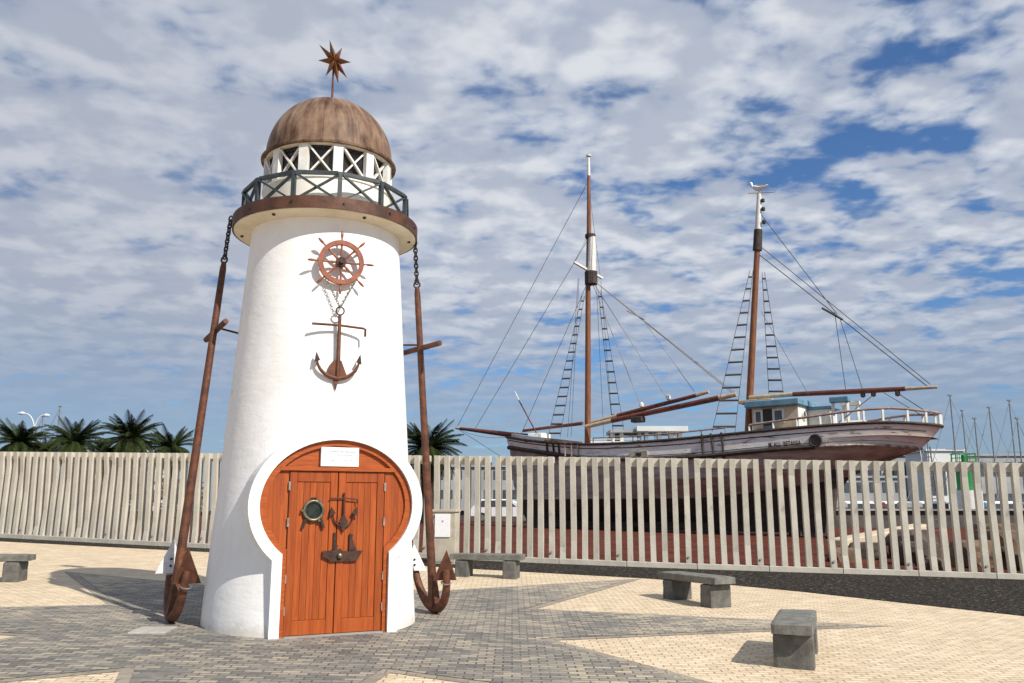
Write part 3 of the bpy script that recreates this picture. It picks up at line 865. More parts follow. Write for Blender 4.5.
# arc length where the line of sight through picture column 496 meets the fence
def col(P): 
    d = P.y * CP + (gz(P.x, P.y) + .9 - 1.6) * SP
    return 512 + FPX * P.x / d
s496 = min(range(len(FC)), key=lambda i: abs(col(FC[i]) - 497)); S0 = ARC[s496]
PLEN, H = 1.52, 2.40
labels = {}
idx = list(range(-13, 9))
order_r = ['first', 'second', 'third', 'fourth', 'fifth', 'sixth', 'seventh', 'eighth', 'ninth', 'tenth', 'eleventh']
slat_no = 0
for k in idx:
    s0 = S0 + k * PLEN
    if s0 < 0 or s0 + PLEN > ARC[-1]: continue
    p, q = on_curve(s0), on_curve(s0 + PLEN)
    cx0, cx1 = col(p), col(q)
    if cx1 < -40 or cx0 > 1075: continue
    e = (q - p).normalized(); back = Vector((-e.y, e.x))
    zp, zq = gz(p.x, p.y), gz(q.x, q.y)
    mid = (p + q) / 2
    if cx0 > 220 and cx1 < 418: lab = 'slatted concrete fence panel straight behind the white lighthouse'
    else: lab = None
    labels[k] = (cx0, cx1)
    fp = thing('fence_panel', lab or 'panel', 'fence panel', (mid.x, mid.y, (zp + zq) / 2), 'slatted concrete fence panels')
    fp['_c'] = (cx0 + cx1) / 2
    def L(x, y, z):   # along, outward to the viewer, up
        f_ = x / PLEN
        return Vector((p.x + e.x * x - back.x * y, p.y + e.y * x - back.y * y, zp + (zq - zp) * f_ + z))
    def bx(b, x0, x1, y0, y1, z0, z1):
        b.hexa([L(x0, y0, z0), L(x1, y0, z0), L(x1, y1, z0), L(x0, y1, z0), L(x0, y0, z1), L(x1, y0, z1), L(x1, y1, z1), L(x0, y1, z1)])
    step_, sw_ = .2535, .118
    xe = .02 + 5 * step_ + sw_
    b = B(); bx(b, .022, xe - .002, -.20, -.085, H - .20, H - .004); obj('top_rail', b.bevel(.006), 'concrete', fp)
    b = B(); bx(b, .0, PLEN - .012, -.19, .012, -.02, .125); obj('bottom_rail', b.bevel(.008), 'concrete', fp)
    b = B()
    left = cx1 < 430
    for i in range(6):
        slat_no += 1
        x0 = .02 + i * step_
        ph = slat_no * .83 + .6 * math.sin(slat_no * .37)
        zk = .20 + H * (.43 + .36 * math.sin(ph))
        amp = (-.046 if left else -.050) - .014 * math.sin(ph * 2.3)
        sh = (.007 if left else .004)
        nodes = [(.127, 0, 0), (zk, amp, sh * math.sin(ph + 1)), (H, .0, 0)]
        dp = .135
        prev = None
        for (z, y, xo) in nodes:
            ring_ = [b.b.verts.new(L(x0 + xo, y, z)), b.b.verts.new(L(x0 + sw_ + xo, y, z)), b.b.verts.new(L(x0 + sw_ + xo, y - dp, z)), b.b.verts.new(L(x0 + xo, y - dp, z))]
            if prev:
                for a_ in range(4): b.b.faces.new((prev[a_], prev[(a_ + 1) % 4], ring_[(a_ + 1) % 4], ring_[a_]))
            else: b.b.faces.new(ring_[::-1])
            prev = ring_
        b.b.faces.new(prev)
    obj('slat_panel', b, 'concrete', fp)
    b = B(); c = L(xe - .06, .002, .26); b.disc(c, (-back.x, -back.y, 0), .026, .016, 12); obj('anchor_bolt', b, 'quay', fp)
PAN = sorted([o for o in COL.objects if o.name.startswith('fence_panel')], key=lambda o: o['_c'])
vis_l = [o for o in PAN if o['_c'] < 230 and o['label'] == 'panel']; vis_r = [o for o in PAN if o['_c'] > 405 and o['label'] == 'panel']
for i, o in enumerate(vis_l):
    o['label'] = f"pale slatted fence panel left of the lighthouse, {order_r[i]} from the left edge"
for i, o in enumerate(vis_r):
    o['label'] = f"grey slatted fence panel right of the lighthouse, {order_r[i]} counting from the tower"
for o in PAN:
    if o['label'] == 'panel': o['label'] = 'slatted concrete fence panel straight behind the white lighthouse'
    del o['_c']

# ------------------------------------------------------------------ meter cabinet by the fence
p = (-1.47, 19.72); zc_ = gz(*p)
cb = thing('meter_cabinet', 'concrete meter cabinet with a white metal door in front of the fence', 'cabinet', (*p, zc_))
def cbx(name, x0, x1, y0, y1, z0, z1, m, par, bv=.006):
    b = B(); ang_ = R(-13)
    M_ = Matrix.Translation((p[0], p[1], zc_)) @ Matrix.Rotation(ang_, 4, 'Z')
    b.hexa([M_ @ Vector(v) for v in [(x0, y0, z0), (x1, y0, z0), (x1, y1, z0), (x0, y1, z0), (x0, y0, z1), (x1, y0, z1), (x1, y1, z1), (x0, y1, z1)]])
    if bv: b.bevel(bv)
    return obj(name, b, m, par)
cbx('cabinet_body', -.26, .26, -.16, .16, -.02, 1.12, 'boxcon', cb)
cbx('cabinet_cap', -.29, .29, -.19, .18, 1.122, 1.18, 'boxcon', cb)
dr = cbx('cabinet_door', -.20, .15, -.185, -.162, .58, 1.08, 'plaque', cb, .004)
cbx('door_label', -.04, .0, -.188, -.186, .90, .94, 'ink', dr, 0)
for zz in (.66, 1.0): cbx('hinge', -.225, -.202, -.186, -.163, zz, zz + .05, 'iron', dr, 0)
cbx('lower_panel', -.22, .22, -.172, -.161, .05, .54, 'boxcon', cb, .004)

# ------------------------------------------------------------------ benches
def bench_parts(root):
    o = ORI[root.name]
    def q(x0, x1, y0, y1, z0, z1):
        b = B(); b.hexa([o + Vector(v) for v in [(x0, y0, z0), (x1, y0, z0), (x1, y1, z0), (x0, y1, z0), (x0, y0, z1), (x1, y0, z1), (x1, y1, z1), (x0, y1, z1)]])
        bmesh.ops.subdivide_edges(b.b, edges=b.b.edges[:], cuts=9, use_grid_fill=True)
        for v in b.b.verts:
            c = v.co - o
            e_ = sum(abs(abs(c[k] - m_) - h_) < 1e-4 for k, m_, h_ in ((0, (x0 + x1) / 2, (x1 - x0) / 2), (1, (y0 + y1) / 2, (y1 - y0) / 2), (2, (z0 + z1) / 2, (z1 - z0) / 2)))
            ctr = Vector(((x0 + x1) / 2, (y0 + y1) / 2, (z0 + z1) / 2))
            k_ = (.010 + .016 * max(0, mn.noise(c * 6))) * (e_ - 1) if e_ > 1 else .002 * mn.noise(c * 9)
            d_ = Vector([math.copysign(1, c[k] - ctr[k]) if abs(abs(c[k] - ctr[k]) - (h_)) < 1e-4 else 0 for k, h_ in ((0, (x1 - x0) / 2), (1, (y1 - y0) / 2), (2, (z1 - z0) / 2))])
            v.co -= d_ * k_ * (.6 if e_ > 1 else 1)
        return b
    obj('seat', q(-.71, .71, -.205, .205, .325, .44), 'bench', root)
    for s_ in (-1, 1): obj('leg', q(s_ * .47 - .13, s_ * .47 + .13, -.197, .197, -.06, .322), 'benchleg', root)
b0 = thing('stone_bench', 'dark stone bench pointing at the camera, nearest on the cream paving', 'bench', (3.05, 9.75, gz(3.05, 9.75)), 'stone benches round the plaza')
bench_parts(b0)
b0.rotation_euler = (0, 0, math.atan2(.94, .355))
for (x, y, ax, lab) in [(2.87, 14.05, (-.45, .89), 'dark stone bench set diagonally before the gravel strip, right of centre'),
                        (-.47, 17.16, (.97, -.24), 'dark stone bench close to the fence beside the meter cabinet'),
                        (-8.88, 15.12, (.96, .10), 'dark stone bench cut off by the left edge of the photo')]:
    dup(b0, (x, y, gz(x, y)), math.atan2(ax[1], ax[0]), lab)

# covers in the paving
for name, lab, (px0, py0), sz, rz, m_ in [('utility_cover', 'pale rectangular utility cover in the grey paving by the left anchor', (152, 631.5), (.42, .50, .022), .1, 'cover'),
                                     ('drain_cover', 'tiny dark drain cover at the tip of the cream paving corner', (118, 661), (.19, .12, .016), .0, 'bench')]:
    x, y = {'utility_cover': (-4.22, 10.66), 'drain_cover': (-3.86, 8.98)}[name]
    b = B(); b.box((x, y, gz(x, y) + .014), sz, Matrix.Rotation(rz, 3, 'Z')); bmesh.ops.bevel(b.b, geom=b.b.edges[:], offset=.004, segments=1, affect='EDGES')
    tag(obj(name, b, m_, at0=(x, y, gz(x, y))), lab, 'cover')


# ------------------------------------------------------------------ the old schooner ashore
BOW = Vector((-.27, 45.4, 0)); SA = Vector((.8, -.6, 0)); SN = Vector((-.6, -.8, 0))
def K(s_, t_, z): return BOW + SA * s_ + SN * t_ + Vector((0, 0, z))
GS = gz(8, 38)
sh = thing('schooner', 'derelict two-masted wooden schooner propped up ashore behind the fence', 'ship', K(10, 0, GS))
def interp(tab, x):
    if x <= tab[0][0]: return tab[0][1]
    for (a, va), (c, vc) in zip(tab[:-1], tab[1:]):
        if x <= c:
            f_ = (x - a) / (c - a); return va + (vc - va) * f_
    return tab[-1][1]
def smooth_tab(tab, x, e=.6): return (interp(tab, x - e) + 2 * interp(tab, x) + interp(tab, x + e)) / 4
SHEER = [(0, 5.17), (1.5, 4.90), (3.7, 4.60), (6.3, 4.36), (8.5, 4.33), (11, 4.39), (12.6, 4.46), (14.9, 4.56), (17.4, 4.65), (18.8, 4.70), (19.8, 4.67), (20.7, 4.57)]
WALE = [(0, 4.65), (1.5, 4.42), (3.7, 4.12), (4.9, 3.92), (6.3, 3.72), (9, 3.62), (11.9, 3.64), (14.5, 3.78), (16.7, 3.87), (18.7, 3.92), (19.9, 3.77)]
def hb(u, fine, stern):     # half-breadth along the length
    f_ = min(1, u / fine); g_ = min(1, (1 - u) / stern)
    return (1 - (1 - f_) ** 2.1) * (math.sqrt(max(0, 1 - (1 - g_) ** 2)) if stern < .5 else g_ ** .75)
LV = [ # s0, s1, half-beam, fine, stern, z(u,s)
    (0.00, 20.72, 2.40, .40, .26, lambda u, s_: smooth_tab(SHEER, s_)),
    (0.06, 20.35, 2.42, .42, .26, lambda u, s_: smooth_tab(SHEER, s_) * .5 + smooth_tab(WALE, s_) * .5),
    (0.16, 19.92, 2.43, .44, .28, lambda u, s_: smooth_tab(WALE, s_)),
    (0.22, 19.70, 2.40, .46, .30, lambda u, s_: smooth_tab(WALE, s_) - .12),
    (0.45, 18.3, 2.25, .50, .42, lambda u, s_: 2.75 + .75 * max(0, u - .6) ** 1.5 * 4 * .9),
    (0.70, 17.2, 1.85, .52, .75, lambda u, s_: 1.95 + .9 * max(0, u - .6) ** 1.5 * 4 * .9),
    (1.00, 16.4, 1.15, .55, .80, lambda u, s_: 1.32 + .35 * max(0, u - .6) ** 1.5 * 4),
    (1.40, 16.2, .16, .1, .1, lambda u, s_: .92),
    (1.45, 16.2, .12, .1, .1, lambda u, s_: .55),
]
NS = 60
grid = []
for (s0, s1, hbm, fi, stn, zf) in LV:
    row = []
    for i in range(NS + 1):
        u = i / NS; u = u + .0 * u
        uu = .5 - .5 * math.cos(math.pi * u)
        s_ = s0 + (s1 - s0) * uu
        row.append((s_, max(.035, hbm * hb(uu, fi, stn)) if 0 < i < NS else .03, zf(uu, s_)))
    grid.append(row)
def hull_part(name, lv0, lv1, m_):
    b = B()
    for sd in (1, -1):
        vs = [[b.b.verts.new(K(q[0], q[1] * sd, q[2])) for q in grid[j]] for j in range(lv0, lv1 + 1)]
        for j in range(len(vs) - 1):
            for i in range(NS):
                b.b.faces.new((vs[j][i], vs[j][i + 1], vs[j + 1][i + 1], vs[j + 1][i]))
    if lv1 == len(LV) - 1:
        b.poly([K(q[0], q[1], q[2]) for q in grid[-1]] + [K(q[0], -q[1], q[2]) for q in grid[-1][::-1]])
    # stem and sternpost seams
    for i in (0, NS):
        a_ = [K(grid[j][i][0], grid[j][i][1], grid[j][i][2]) for j in range(lv0, lv1 + 1)]
        c_ = [K(grid[j][i][0], -grid[j][i][1], grid[j][i][2]) for j in range(lv0, lv1 + 1)]
        b.poly(a_ + c_[::-1])
    return obj(name, b, m_, sh, smooth=True)
hull_part('topside', 0, 2, 'hull')
hull_part('hull', 2, 5, 'hulllow')
hull_part('bottom', 5, 8, 'hulldark')
def side_curve(lv, off, dz=0.0, i0=0, i1=NS, sd=1): 
    return [K(q[0], (q[1] + off) * sd, q[2] + dz) for q in grid[lv][i0:i1 + 1]]
# deck inside the bulwark
b = B()
d0 = [K(q[0], max(0, q[1] - .05), q[2] - .45) for q in grid[0][1:-4]]; d1 = [K(q[0], -max(0, q[1] - .05), q[2] - .45) for q in grid[0][1:-4]]
for i in range(len(d0) - 1): b.poly([d0[i], d0[i + 1], d1[i + 1], d1[i]])
obj('deck', b, 'railwood', sh)
for sd in (1, -1):
    b = B(); b.tube(side_curve(0, .03, .02, sd=sd), .065, 6); obj('cap_rail', b, 'wale', sh, smooth=True)
    b = B(); b.tube(side_curve(2, .05, 0, 0, 44, sd=sd), [.10 + .03 * mn.noise(Vector((i * .7, 2.2, 0))) for i in range(45)], 6); obj('wale', b, 'wale', sh, smooth=True)
    b = B(); b.tube(side_curve(2, .03, .0, 45, NS, sd=sd), .06, 6); obj('rub_strake', b, 'palewale', sh, smooth=True)
    for f_ in (.27, .80):
        pts = []
        for i in range(3, 57):
            q = [grid[0][i][m] * (1 - f_) + grid[2][i][m] * f_ for m in range(3)]
            q1 = grid[1][i]; q[1] = max(q[1], q1[1] - .004) if .4 < f_ < .65 else q[1]
            pts.append(K(q[0], (q[1] + .010) * sd, q[2]))
        b = B(); b.tube(pts, .011 if f_ != .27 else .022, 5); obj('plank_seam', b, 'wale', sh)
# timber rubbing bars / chain plates on the near side
def near_i(px):
    def c_(q):
        P_ = K(q[0], q[1], q[2]); d = P_.y * CP + (P_.z - 1.6) * SP; return 512 + FPX * P_.x / d
    return min(range(NS + 1), key=lambda i: abs(c_(grid[0][i]) - px))
def grid_near(px, lv):
    """interpolated hull point on the near side at a picture column"""
    best = None
    for i in range(NS):
        for k in range(8):
            f_ = k / 8
            q = [grid[lv][i][m] * (1 - f_) + grid[lv][i + 1][m] * f_ for m in range(3)]
            P_ = K(*q); d = P_.y * CP + (P_.z - 1.6) * SP; e_ = abs(512 + FPX * P_.x / d - px)
            if i > 50: continue
            if best is None or e_ < best[0]: best = (e_, P_)
    return best[1]
for px in (547, 553, 559, 702, 712, 722):
    b = B(); pts = [grid_near(px + j * 1.0, lv) + SN * .05 for j, lv in ((0, 0), (.6, 1), (1.2, 2))]
    b.tube([pts[0] + Vector((0, 0, .12))] + pts + [pts[-1] - Vector((0, 0, .35))], .05, 6); obj('chain_plate', b, 'wale', sh)
# hawse hole, scupper box, fender frame
hp = grid_near(816, 1) + SN * .02 - Vector((0, 0, .15))
b = B(); b.disc(hp, SN, .20, .05, 18); obj('hawse_hole', b, 'dark', sh)
b = B(); b.ring(hp + SN * .03, SN, .22, .04, 20, 6); obj('hawse_ring', b, 'wale', sh)
sp = grid_near(639, 1) + SN * .03 - Vector((0, 0, .15))
b = B(); b.box(sp, (.85, .05, .26), Matrix((SA, SN, Vector((0, 0, 1)))).transposed()); sc = obj('scupper_plate', b, 'palewale', sh)
b = B(); b.box(sp + SN * .03, (.24, .04, .13), Matrix((SA, SN, Vector((0, 0, 1)))).transposed()); obj('scupper_opening', b, 'dark', sc)
fp_ = grid_near(573, 0) + SN * .12
b = B()
for dx in (-.35, 0, .35): b.bar(fp_ + SA * dx + Vector((0, 0, .1)), fp_ + SA * dx - Vector((0, 0, .55)), .06, .06)
b.bar(fp_ + SA * -.6 + Vector((0, 0, .12)), fp_ + SA * .6 + Vector((0, 0, .05)), .1, .08)
obj('fender_frame', b, 'railwood', sh)
# name on the side
nm = bpy.data.curves.new('ship_name', 'FONT'); nm.body = 'M. ALL  BETANIA'; nm.size = .27; nm.extrude = .006; nm.offset = .006; nm.align_x = 'LEFT'; nm.materials.append(MT['letter']); nm.space_character = 1.02
tmp = bpy.data.objects.new('ship_name_text', nm); COL.objects.link(tmp)
bpy.context.view_layer.update()
nme = bpy.data.meshes.new_from_object(tmp.evaluated_get(bpy.context.evaluated_depsgraph_get()))
bpy.data.objects.remove(tmp)
no = bpy.data.objects.new('ship_name', nme); COL.objects.link(no); no.parent = sh
pa, pb = grid_near(769, 1), grid_near(800, 1)
ex = (pb - pa).normalized(); ey = Vector((0, 0, 1)); ey = (ey - ex * ey.dot(ex)).normalized(); ez = ex.cross(ey)
Mx = Matrix((ex, ey, ez)).transposed().to_4x4(); Mx.translation = pa + SN * .06 - Vector((0, 0, .28)) - ORI[sh.name]
no.matrix_local = Mx @ Matrix.Diagonal((.62, 1, 1, 1))

# guard rail round the stern
ip = near_i(745)
rail = [(q[0], max(.02, q[1] - .06), q[2]) for q in grid[0][ip:]]
def rh(s_): return interp([(13.8, .30), (16.3, .40), (18.2, .52), (19.4, .56), (20.7, .50)], s_)
port = [K(q[0], q[1], q[2] + rh(q[0])) for q in rail]; star = [K(q[0], -q[1], q[2] + rh(q[0])) for q in rail]
b = B(); b.tube(port + star[::-1][1:], .05, 6); obj('stern_rail', b, 'railwood', sh, smooth=True)
acc = 0; last = None
for sd in (1, -1):
    last = None
    for q in rail:
        P_ = Vector((q[0], q[1] * sd, 0))
        if last is None or (P_ - last).length > .62:
            last = P_
            b = B(); b.bar(K(q[0], q[1] * sd, q[2]), K(q[0], q[1] * sd, q[2] + rh(q[0]) - .04), .075, .075); obj('stanchion', b, 'cabinwhite', sh)
# light rail amidships
i0, i1 = near_i(590), near_i(742)
for sd in (1, -1):
    pts = [K(q[0], (q[1] - .05) * sd, q[2] + .30) for q in grid[0][i0:i1]]
    b = B(); b.tube(pts, .035, 6); obj('waist_rail', b, 'railwood', sh)
    for j in range(0, len(pts), 2):
        b = B(); b.tube([pts[j], pts[j] - Vector((0, 0, .30))], .022, 5); obj('rail_post', b, 'railwood', sh)
# white raised foredeck
b = B()
fo = [(q[0], max(.02, q[1] - .10), q[2]) for q in grid[0][3:17]]
top_ = [K(q[0], q[1], q[2] + .24) for q in fo]; bot_ = [K(q[0], -q[1], q[2] + .24) for q in fo]
for i in range(len(fo) - 1):
    b.poly([top_[i], top_[i + 1], bot_[i + 1], bot_[i]])
    for sd in (1, -1):
        b.poly([K(fo[i][0], fo[i][1] * sd, fo[i][2] - .3), K(fo[i + 1][0], fo[i + 1][1] * sd, fo[i + 1][2] - .3), K(fo[i + 1][0], fo[i + 1][1] * sd, fo[i + 1][2] + .24), K(fo[i][0], fo[i][1] * sd, fo[i][2] + .24)])
obj('foredeck', b, 'cabinwhite', sh)
rnd = random.Random(11)
for s_, t_, z_, sz in [(2.2, .2, 5.05, (.9, .8, .35)), (6.6, -.3, 4.3, (1.3, 1.2, .45)), (8.6, .3, 4.25, (1.5, 1.0, .40)), (10.4, -.2, 4.3, (.9, .9, .5))]:
    b = B(); b.box(K(s_, t_, z_), sz, Matrix((SA, SN, Vector((0, 0, 1)))).transposed()); obj('deck_hatch', b.bevel(.05), 'cabinwhite', sh)

# wheelhouse
Q3 = Matrix((SA, SN, Vector((0, 0, 1)))).transposed()
def kb(name, s0, s1, t0, t1, z0, z1, m_, par, bv=0):
    b = B(); b.box(K((s0 + s1) / 2, (t0 + t1) / 2, (z0 + z1) / 2), (abs(s1 - s0), abs(t1 - t0), z1 - z0), Q3)
    if bv: b.bevel(bv)
    return obj(name, b, m_, par)
wh = kb('wheelhouse', 13.72, 15.62, -1.1, 1.1, 4.1, 5.66, 'cabin', sh, .02)
kb('wheelhouse_roof', 13.5, 15.8, -1.35, 1.35, 5.662, 5.93, 'blue', sh, .03)
kb('wheelhouse_end', 15.622, 15.67, -1.1, 1.1, 4.1, 5.655, 'cabinwhite', sh)
kb('companionway', 15.68, 16.6, -.95, -.05, 4.1, 5.55, 'cabinwhite', sh, .02)
kb('companionway_roof', 15.68, 16.75, -1.05, .05, 5.552, 5.66, 'blue', sh, .02)
for (s0, s1) in ((13.86, 14.12), (14.66, 15.02)):
    fr = kb('cabin_window', s0 - .05, s1 + .08, 1.102, 1.13, 4.98, 5.56, 'cabinwhite', wh)
    b = B(); b.box(K((s0 + s1) / 2 + .015, 1.135, 5.27), (s1 - s0 - .06, .02, .42), Q3); obj('window_pane', b, 'bldwin', wh)
kb('cabin_doorway', 14.2, 14.58, 1.102, 1.14, 4.55, 5.58, 'dark', wh)
kb('cabin_door', 14.22, 14.56, 1.142, 1.17, 4.2, 4.88, 'bluedark', wh)
for (s0, s1) in ((13.9, 14.16), (14.68, 14.98), (15.03, 15.33), (15.36, 15.58)): kb('lower_panel', s0, s1, 1.102, 1.12, 4.35, 4.78, 'bluedark', wh)
b = B(); b.disc(K(15.672, .45, 5.28), SA, .19, .03, 20); pw = obj('round_window', b, 'bldwin', wh)
b = B(); b.ring(K(15.70, .45, 5.28), SA, .20, .03, 20, 6); obj('window_ring', b, 'cabinwhite', wh)
# davit frame with blue ends
for t_ in (1.2, -.2):
    for s_ in (17.1, 17.65):
        b = B(); b.bar(K(s_, t_, 4.35), K(s_, t_, 5.62), .1, .1); obj('davit_post', b, 'cabinwhite', sh)
kb('davit_beam', 17.0, 17.75, 1.05, 1.35, 5.622, 5.86, 'blue', sh, .03); kb('davit_beam', 17.0, 17.75, -.35, -.05, 5.622, 5.80, 'cabinwhite', sh, .03)
kb('liferaft_box', 17.2, 18.2, -.0, 1.0, 4.3, 4.92, 'cabinwhite', sh, .08)

# spars
def spar(name, pts, rr, m_, par=None):
    b = B(); b.tube(pts, rr, 10); return obj(name, b, m_, par or sh, smooth=True)
FM = [K(4.92, 0, 4.0), K(5.0, 0, 7), K(5.12, 0, 12.8)]
fm = spar('foremast', FM, [.155, .15, .13], 'mast')
spar('topmast', [K(5.14, 0, 13.0), K(5.22, 0, 15.3), K(5.27, 0, 18.3)], [.13, .12, .085], 'mast', fm)
spar('mast_doubling', [K(5.34, .0, 12.95), K(5.40, 0, 15.0)], [.22, .20], 'cabinwhite', fm)
spar('mast_tip', [K(5.27, 0, 18.302), K(5.28, 0, 19.35)], [.095, .055], 'cabinwhite', fm)
b = B(); b.disc(K(5.28, 0, 19.36), (0, 0, 1), .13, .07, 12); obj('masthead_cap', b, 'cabinwhite', fm)
b = B(); b.tube([K(5.3, 0, 12.55), K(5.3, 0, 13.2)], .32, 12); obj('mast_hounds', b, 'wale', fm)
b = B(); b.bar(K(5.1, 1.25, 13.45), K(5.2, -1.25, 13.15), .12, .10); obj('spreader', b, 'cabinwhite', fm)
b = B(); b.tube([K(5.3, 0, 14.98), K(5.3, 0, 15.15)], .27, 12); obj('mast_band', b, 'wale', fm)
MZ = [K(13.02, 0, 4.0), K(13.25, 0, 6.4), K(13.92, 0, 12.75)]
mz = spar('mizzenmast', MZ, [.16, .15, .125], 'spar')
mz.data.materials[0] = MT['mast']
spar('mizzen_top', [K(13.93, 0, 12.752), K(14.02, 0, 13.7)], [.20, .18], 'wale', mz)
spar('mizzen_tip', [K(14.02, 0, 13.702), K(14.16, 0, 15.35)], [.145, .10], 'cabinwhite', mz)
b = B()
for z_ in (14.0, 14.6, 15.0): b.lathe(K(14.3, 0, z_), [(.02, -.1), (.09, -.06), (.09, .06), (.02, .1)], 10)
obj('mast_lantern', b, 'iron', mz)
b = B(); b.tube([K(13.75, .3, 15.38), K(14.75, -.2, 15.36)], .025, 6); obj('wind_vane', b, 'sparpale', mz)
spar('bowsprit', [K(1.4, 0, 5.12), K(.34, 0, 5.26), K(-3.2, 0, 5.78)], [.15, .15, .085], 'spar')
spar('bowsprit_tip', [K(-3.2, 0, 5.78), K(-3.5, 0, 5.83)], [.088, .07], 'sparpale')
spar('jib_boom', [K(1.17, .15, 5.42), K(4.75, .15, 5.60)], [.075, .09], 'spar')
spar('main_boom', [K(5.0, .28, 5.40), K(6.5, .28, 5.62)], [.10, .11], 'sparpale'); spar('main_boom_spar', [K(6.5, .28, 5.62), K(11.95, .28, 6.30)], [.12, .125], 'spar'); spar('main_boom_end', [K(11.95, .28, 6.30), K(12.75, .28, 6.40)], [.125, .10], 'sparpale')
spar('gaff', [K(5.0, -.1, 5.60), K(6.6, -.1, 5.88)], [.09, .1], 'sparpale'); spar('gaff_spar', [K(6.6, -.1, 5.88), K(10.7, -.1, 6.55)], [.11, .09], 'spar'); spar('gaff_end', [K(10.7, -.1, 6.55), K(11.3, -.1, 6.66)], [.09, .07], 'sparpale')
kb('block', 7.6, 8.2, .1, .5, 5.45, 5.72, 'wale', sh, .04)
spar('spanker_boom', [K(13.3, .2, 6.22), K(15.2, .2, 6.22)], [.09, .095], 'sparpale'); spar('spanker_boom_spar', [K(15.2, .2, 6.22), K(17.9, .2, 6.14), K(19.6, .2, 6.10)], [.10, .11, .09], 'spar')
spar('spanker_boom_end', [K(19.6, .2, 6.10), K(20.75, .2, 6.07)], [.08, .055], 'sparpale')
b = B()
for s_, z_ in ((18.4, 6.0), (19.3, 5.95), (18.0, 6.0)): b.lathe(K(s_, .2, z_), [(.02, -.13), (.10, -.08), (.10, .08), (.02, .13)], 8)
obj('boom_block', b, 'wale', sh)
kb('mast_table', 12.9, 14.4, -.5, .5, 5.95, 6.1, 'sparpale', sh, .02)

# rigging
def rope(p, q, r=.016, m_='rope', sag=0.0, name='stay'):
    p, q = Vector(p), Vector(q); b = B()
    n = 8 if sag else 1
    pts = []
    for i in range(n + 1):
        v = p.lerp(q, i / n); v.z -= sag * 4 * (i / n) * (1 - i / n); pts.append(v)
    b.tube(pts, r, 5); return obj(name, b, m_, sh)
bs = K(-3.45, 0, 5.82)
rope(bs, K(5.22, 0, 18.0), .013); rope(K(-2.2, 0, 5.64), K(5.15, 0, 14.9), .013); rope(K(1.1, .2, 5.3), K(5.1, 0, 12.7), .013)
rope(bs, K(.1, 0, 3.9), .012); rope(bs, K(1.2, .4, 5.25), .010, sag=.35)
rope(K(2.2, .3, 5.1), K(1.0, .3, 7.0), .035, 'spar', name='flag_staff')
rope(K(1.0, .3, 7.0), K(.75, .3, 7.45), .03, 'cabinwhite', name='staff_tip')
fmh = K(5.25, 0, 12.9)
for s_, z_ in ((12.6, 6.45), (12.75, 6.42)): rope(fmh, K(s_, .28, z_), .020, 'ropepale')
rope(fmh, K(9.3, -.1, 6.4), .016, 'ropepale'); rope(fmh, K(7.9, -.1, 6.15), .016, 'ropepale')
rope(K(7.35, .1, 10.9), K(8.4, .3, 10.3), .030, 'ropepale'); rope(K(8.2, .2, 10.4), K(10.7, .1, 6.7), .014, 'ropepale')
for s_, z_ in ((7.9, 6.3), (9.3, 6.55)):
    b = B(); b.lathe(K(s_, -.1, z_), [(.02, -.13), (.11, -.07), (.11, .07), (.02, .14)], 8); obj('tackle_block', b, 'cabinwhite', sh)
rope(K(5.24, 0, 17.9), K(6.0, .3, 12.9), .010); rope(K(5.2, .05, 15.1), K(5.1, 1.2, 13.5), .010)
for dt, ds in ((.5, -.25), (.65, -.1), (-.5, .2), (-.7, .35)): rope(K(5.1 + ds, dt, 12.8), K(4.9 + ds * 2.4, dt * 1.6, 4.9), .011)
mzh = K(14.0, 0, 13.2)
be = K(20.4, .2, 6.12)
rope(K(13.95, 0, 12.6), be, .020); rope(K(14.0, 0, 13.0), K(20.5, .2, 6.2), .016); rope(K(14.05, 0, 14.6), K(17.2, .1, 9.4), .016)
rope(K(16.6, .1, 9.75), K(17.4, .1, 9.15), .045, 'wale', name='tackle')
rope(K(17.1, .1, 9.5), K(17.35, .2, 6.2), .014); rope(K(17.3, .1, 9.2), K(18.0, .2, 6.2), .014)
rope(K(14.1, .4, 9.9), K(16.1, .9, 6.0), .009)
rope(K(18.4, .2, 5.95), K(17.5, 1.9, 4.8), .022); rope(K(18.8, .2, 6.0), K(20.2, .9, 5.0), .014); rope(K(19.3, .2, 5.95), K(20.5, .4, 5.0), .018)
# ratlines: two shrouds and rungs
def ladder(top0, top1, bot0, bot1, n, bow_=0.0, name='ratline'):
    b = B()
    def pt(a, c, f_): 
        v = Vector(a).lerp(Vector(c), f_); return v
    b.tube([Vector(top0), Vector(bot0)], .012, 5); b.tube([Vector(top1), Vector(bot1)], .012, 5)
    for i in range(n):
        f_ = (i + .6) / n
        b.tube([pt(top0, bot0, f_), pt(top1, bot1, f_)], .044, 5)
    obj(name, b, 'rope', sh)
def sh_at(px, py, s_guess_t):   # point of the ship's rigging plane a given offset from the centreline
    lo, hi = -8.0, 26.0
    for _ in range(50):
        m_ = (lo + hi) / 2; P_ = BOW + SA * m_ + SN * s_guess_t; v = at(px, py, P_.y)
        if v.x > P_.x: lo = m_
        else: hi = m_
    P_ = BOW + SA * lo + SN * s_guess_t
    return at(px, py, P_.y)
ladder(sh_at(582, 296, .3), sh_at(584.5, 296, .2), sh_at(548, 437, 2.2), sh_at(560, 437, 2.2), 16)
ladder(sh_at(598, 290, -.3), sh_at(600.5, 290, -.3), sh_at(613, 430, -2.0), sh_at(624, 430, -2.0), 13)
ladder(sh_at(750, 270, .3), sh_at(753, 270, .2), sh_at(712, 432, 2.2), sh_at(735, 432, 2.2), 13)
ladder(sh_at(762, 272, -.3), sh_at(764.5, 272, -.3), sh_at(769, 396, -1.4), sh_at(784, 396, -1.4), 11)

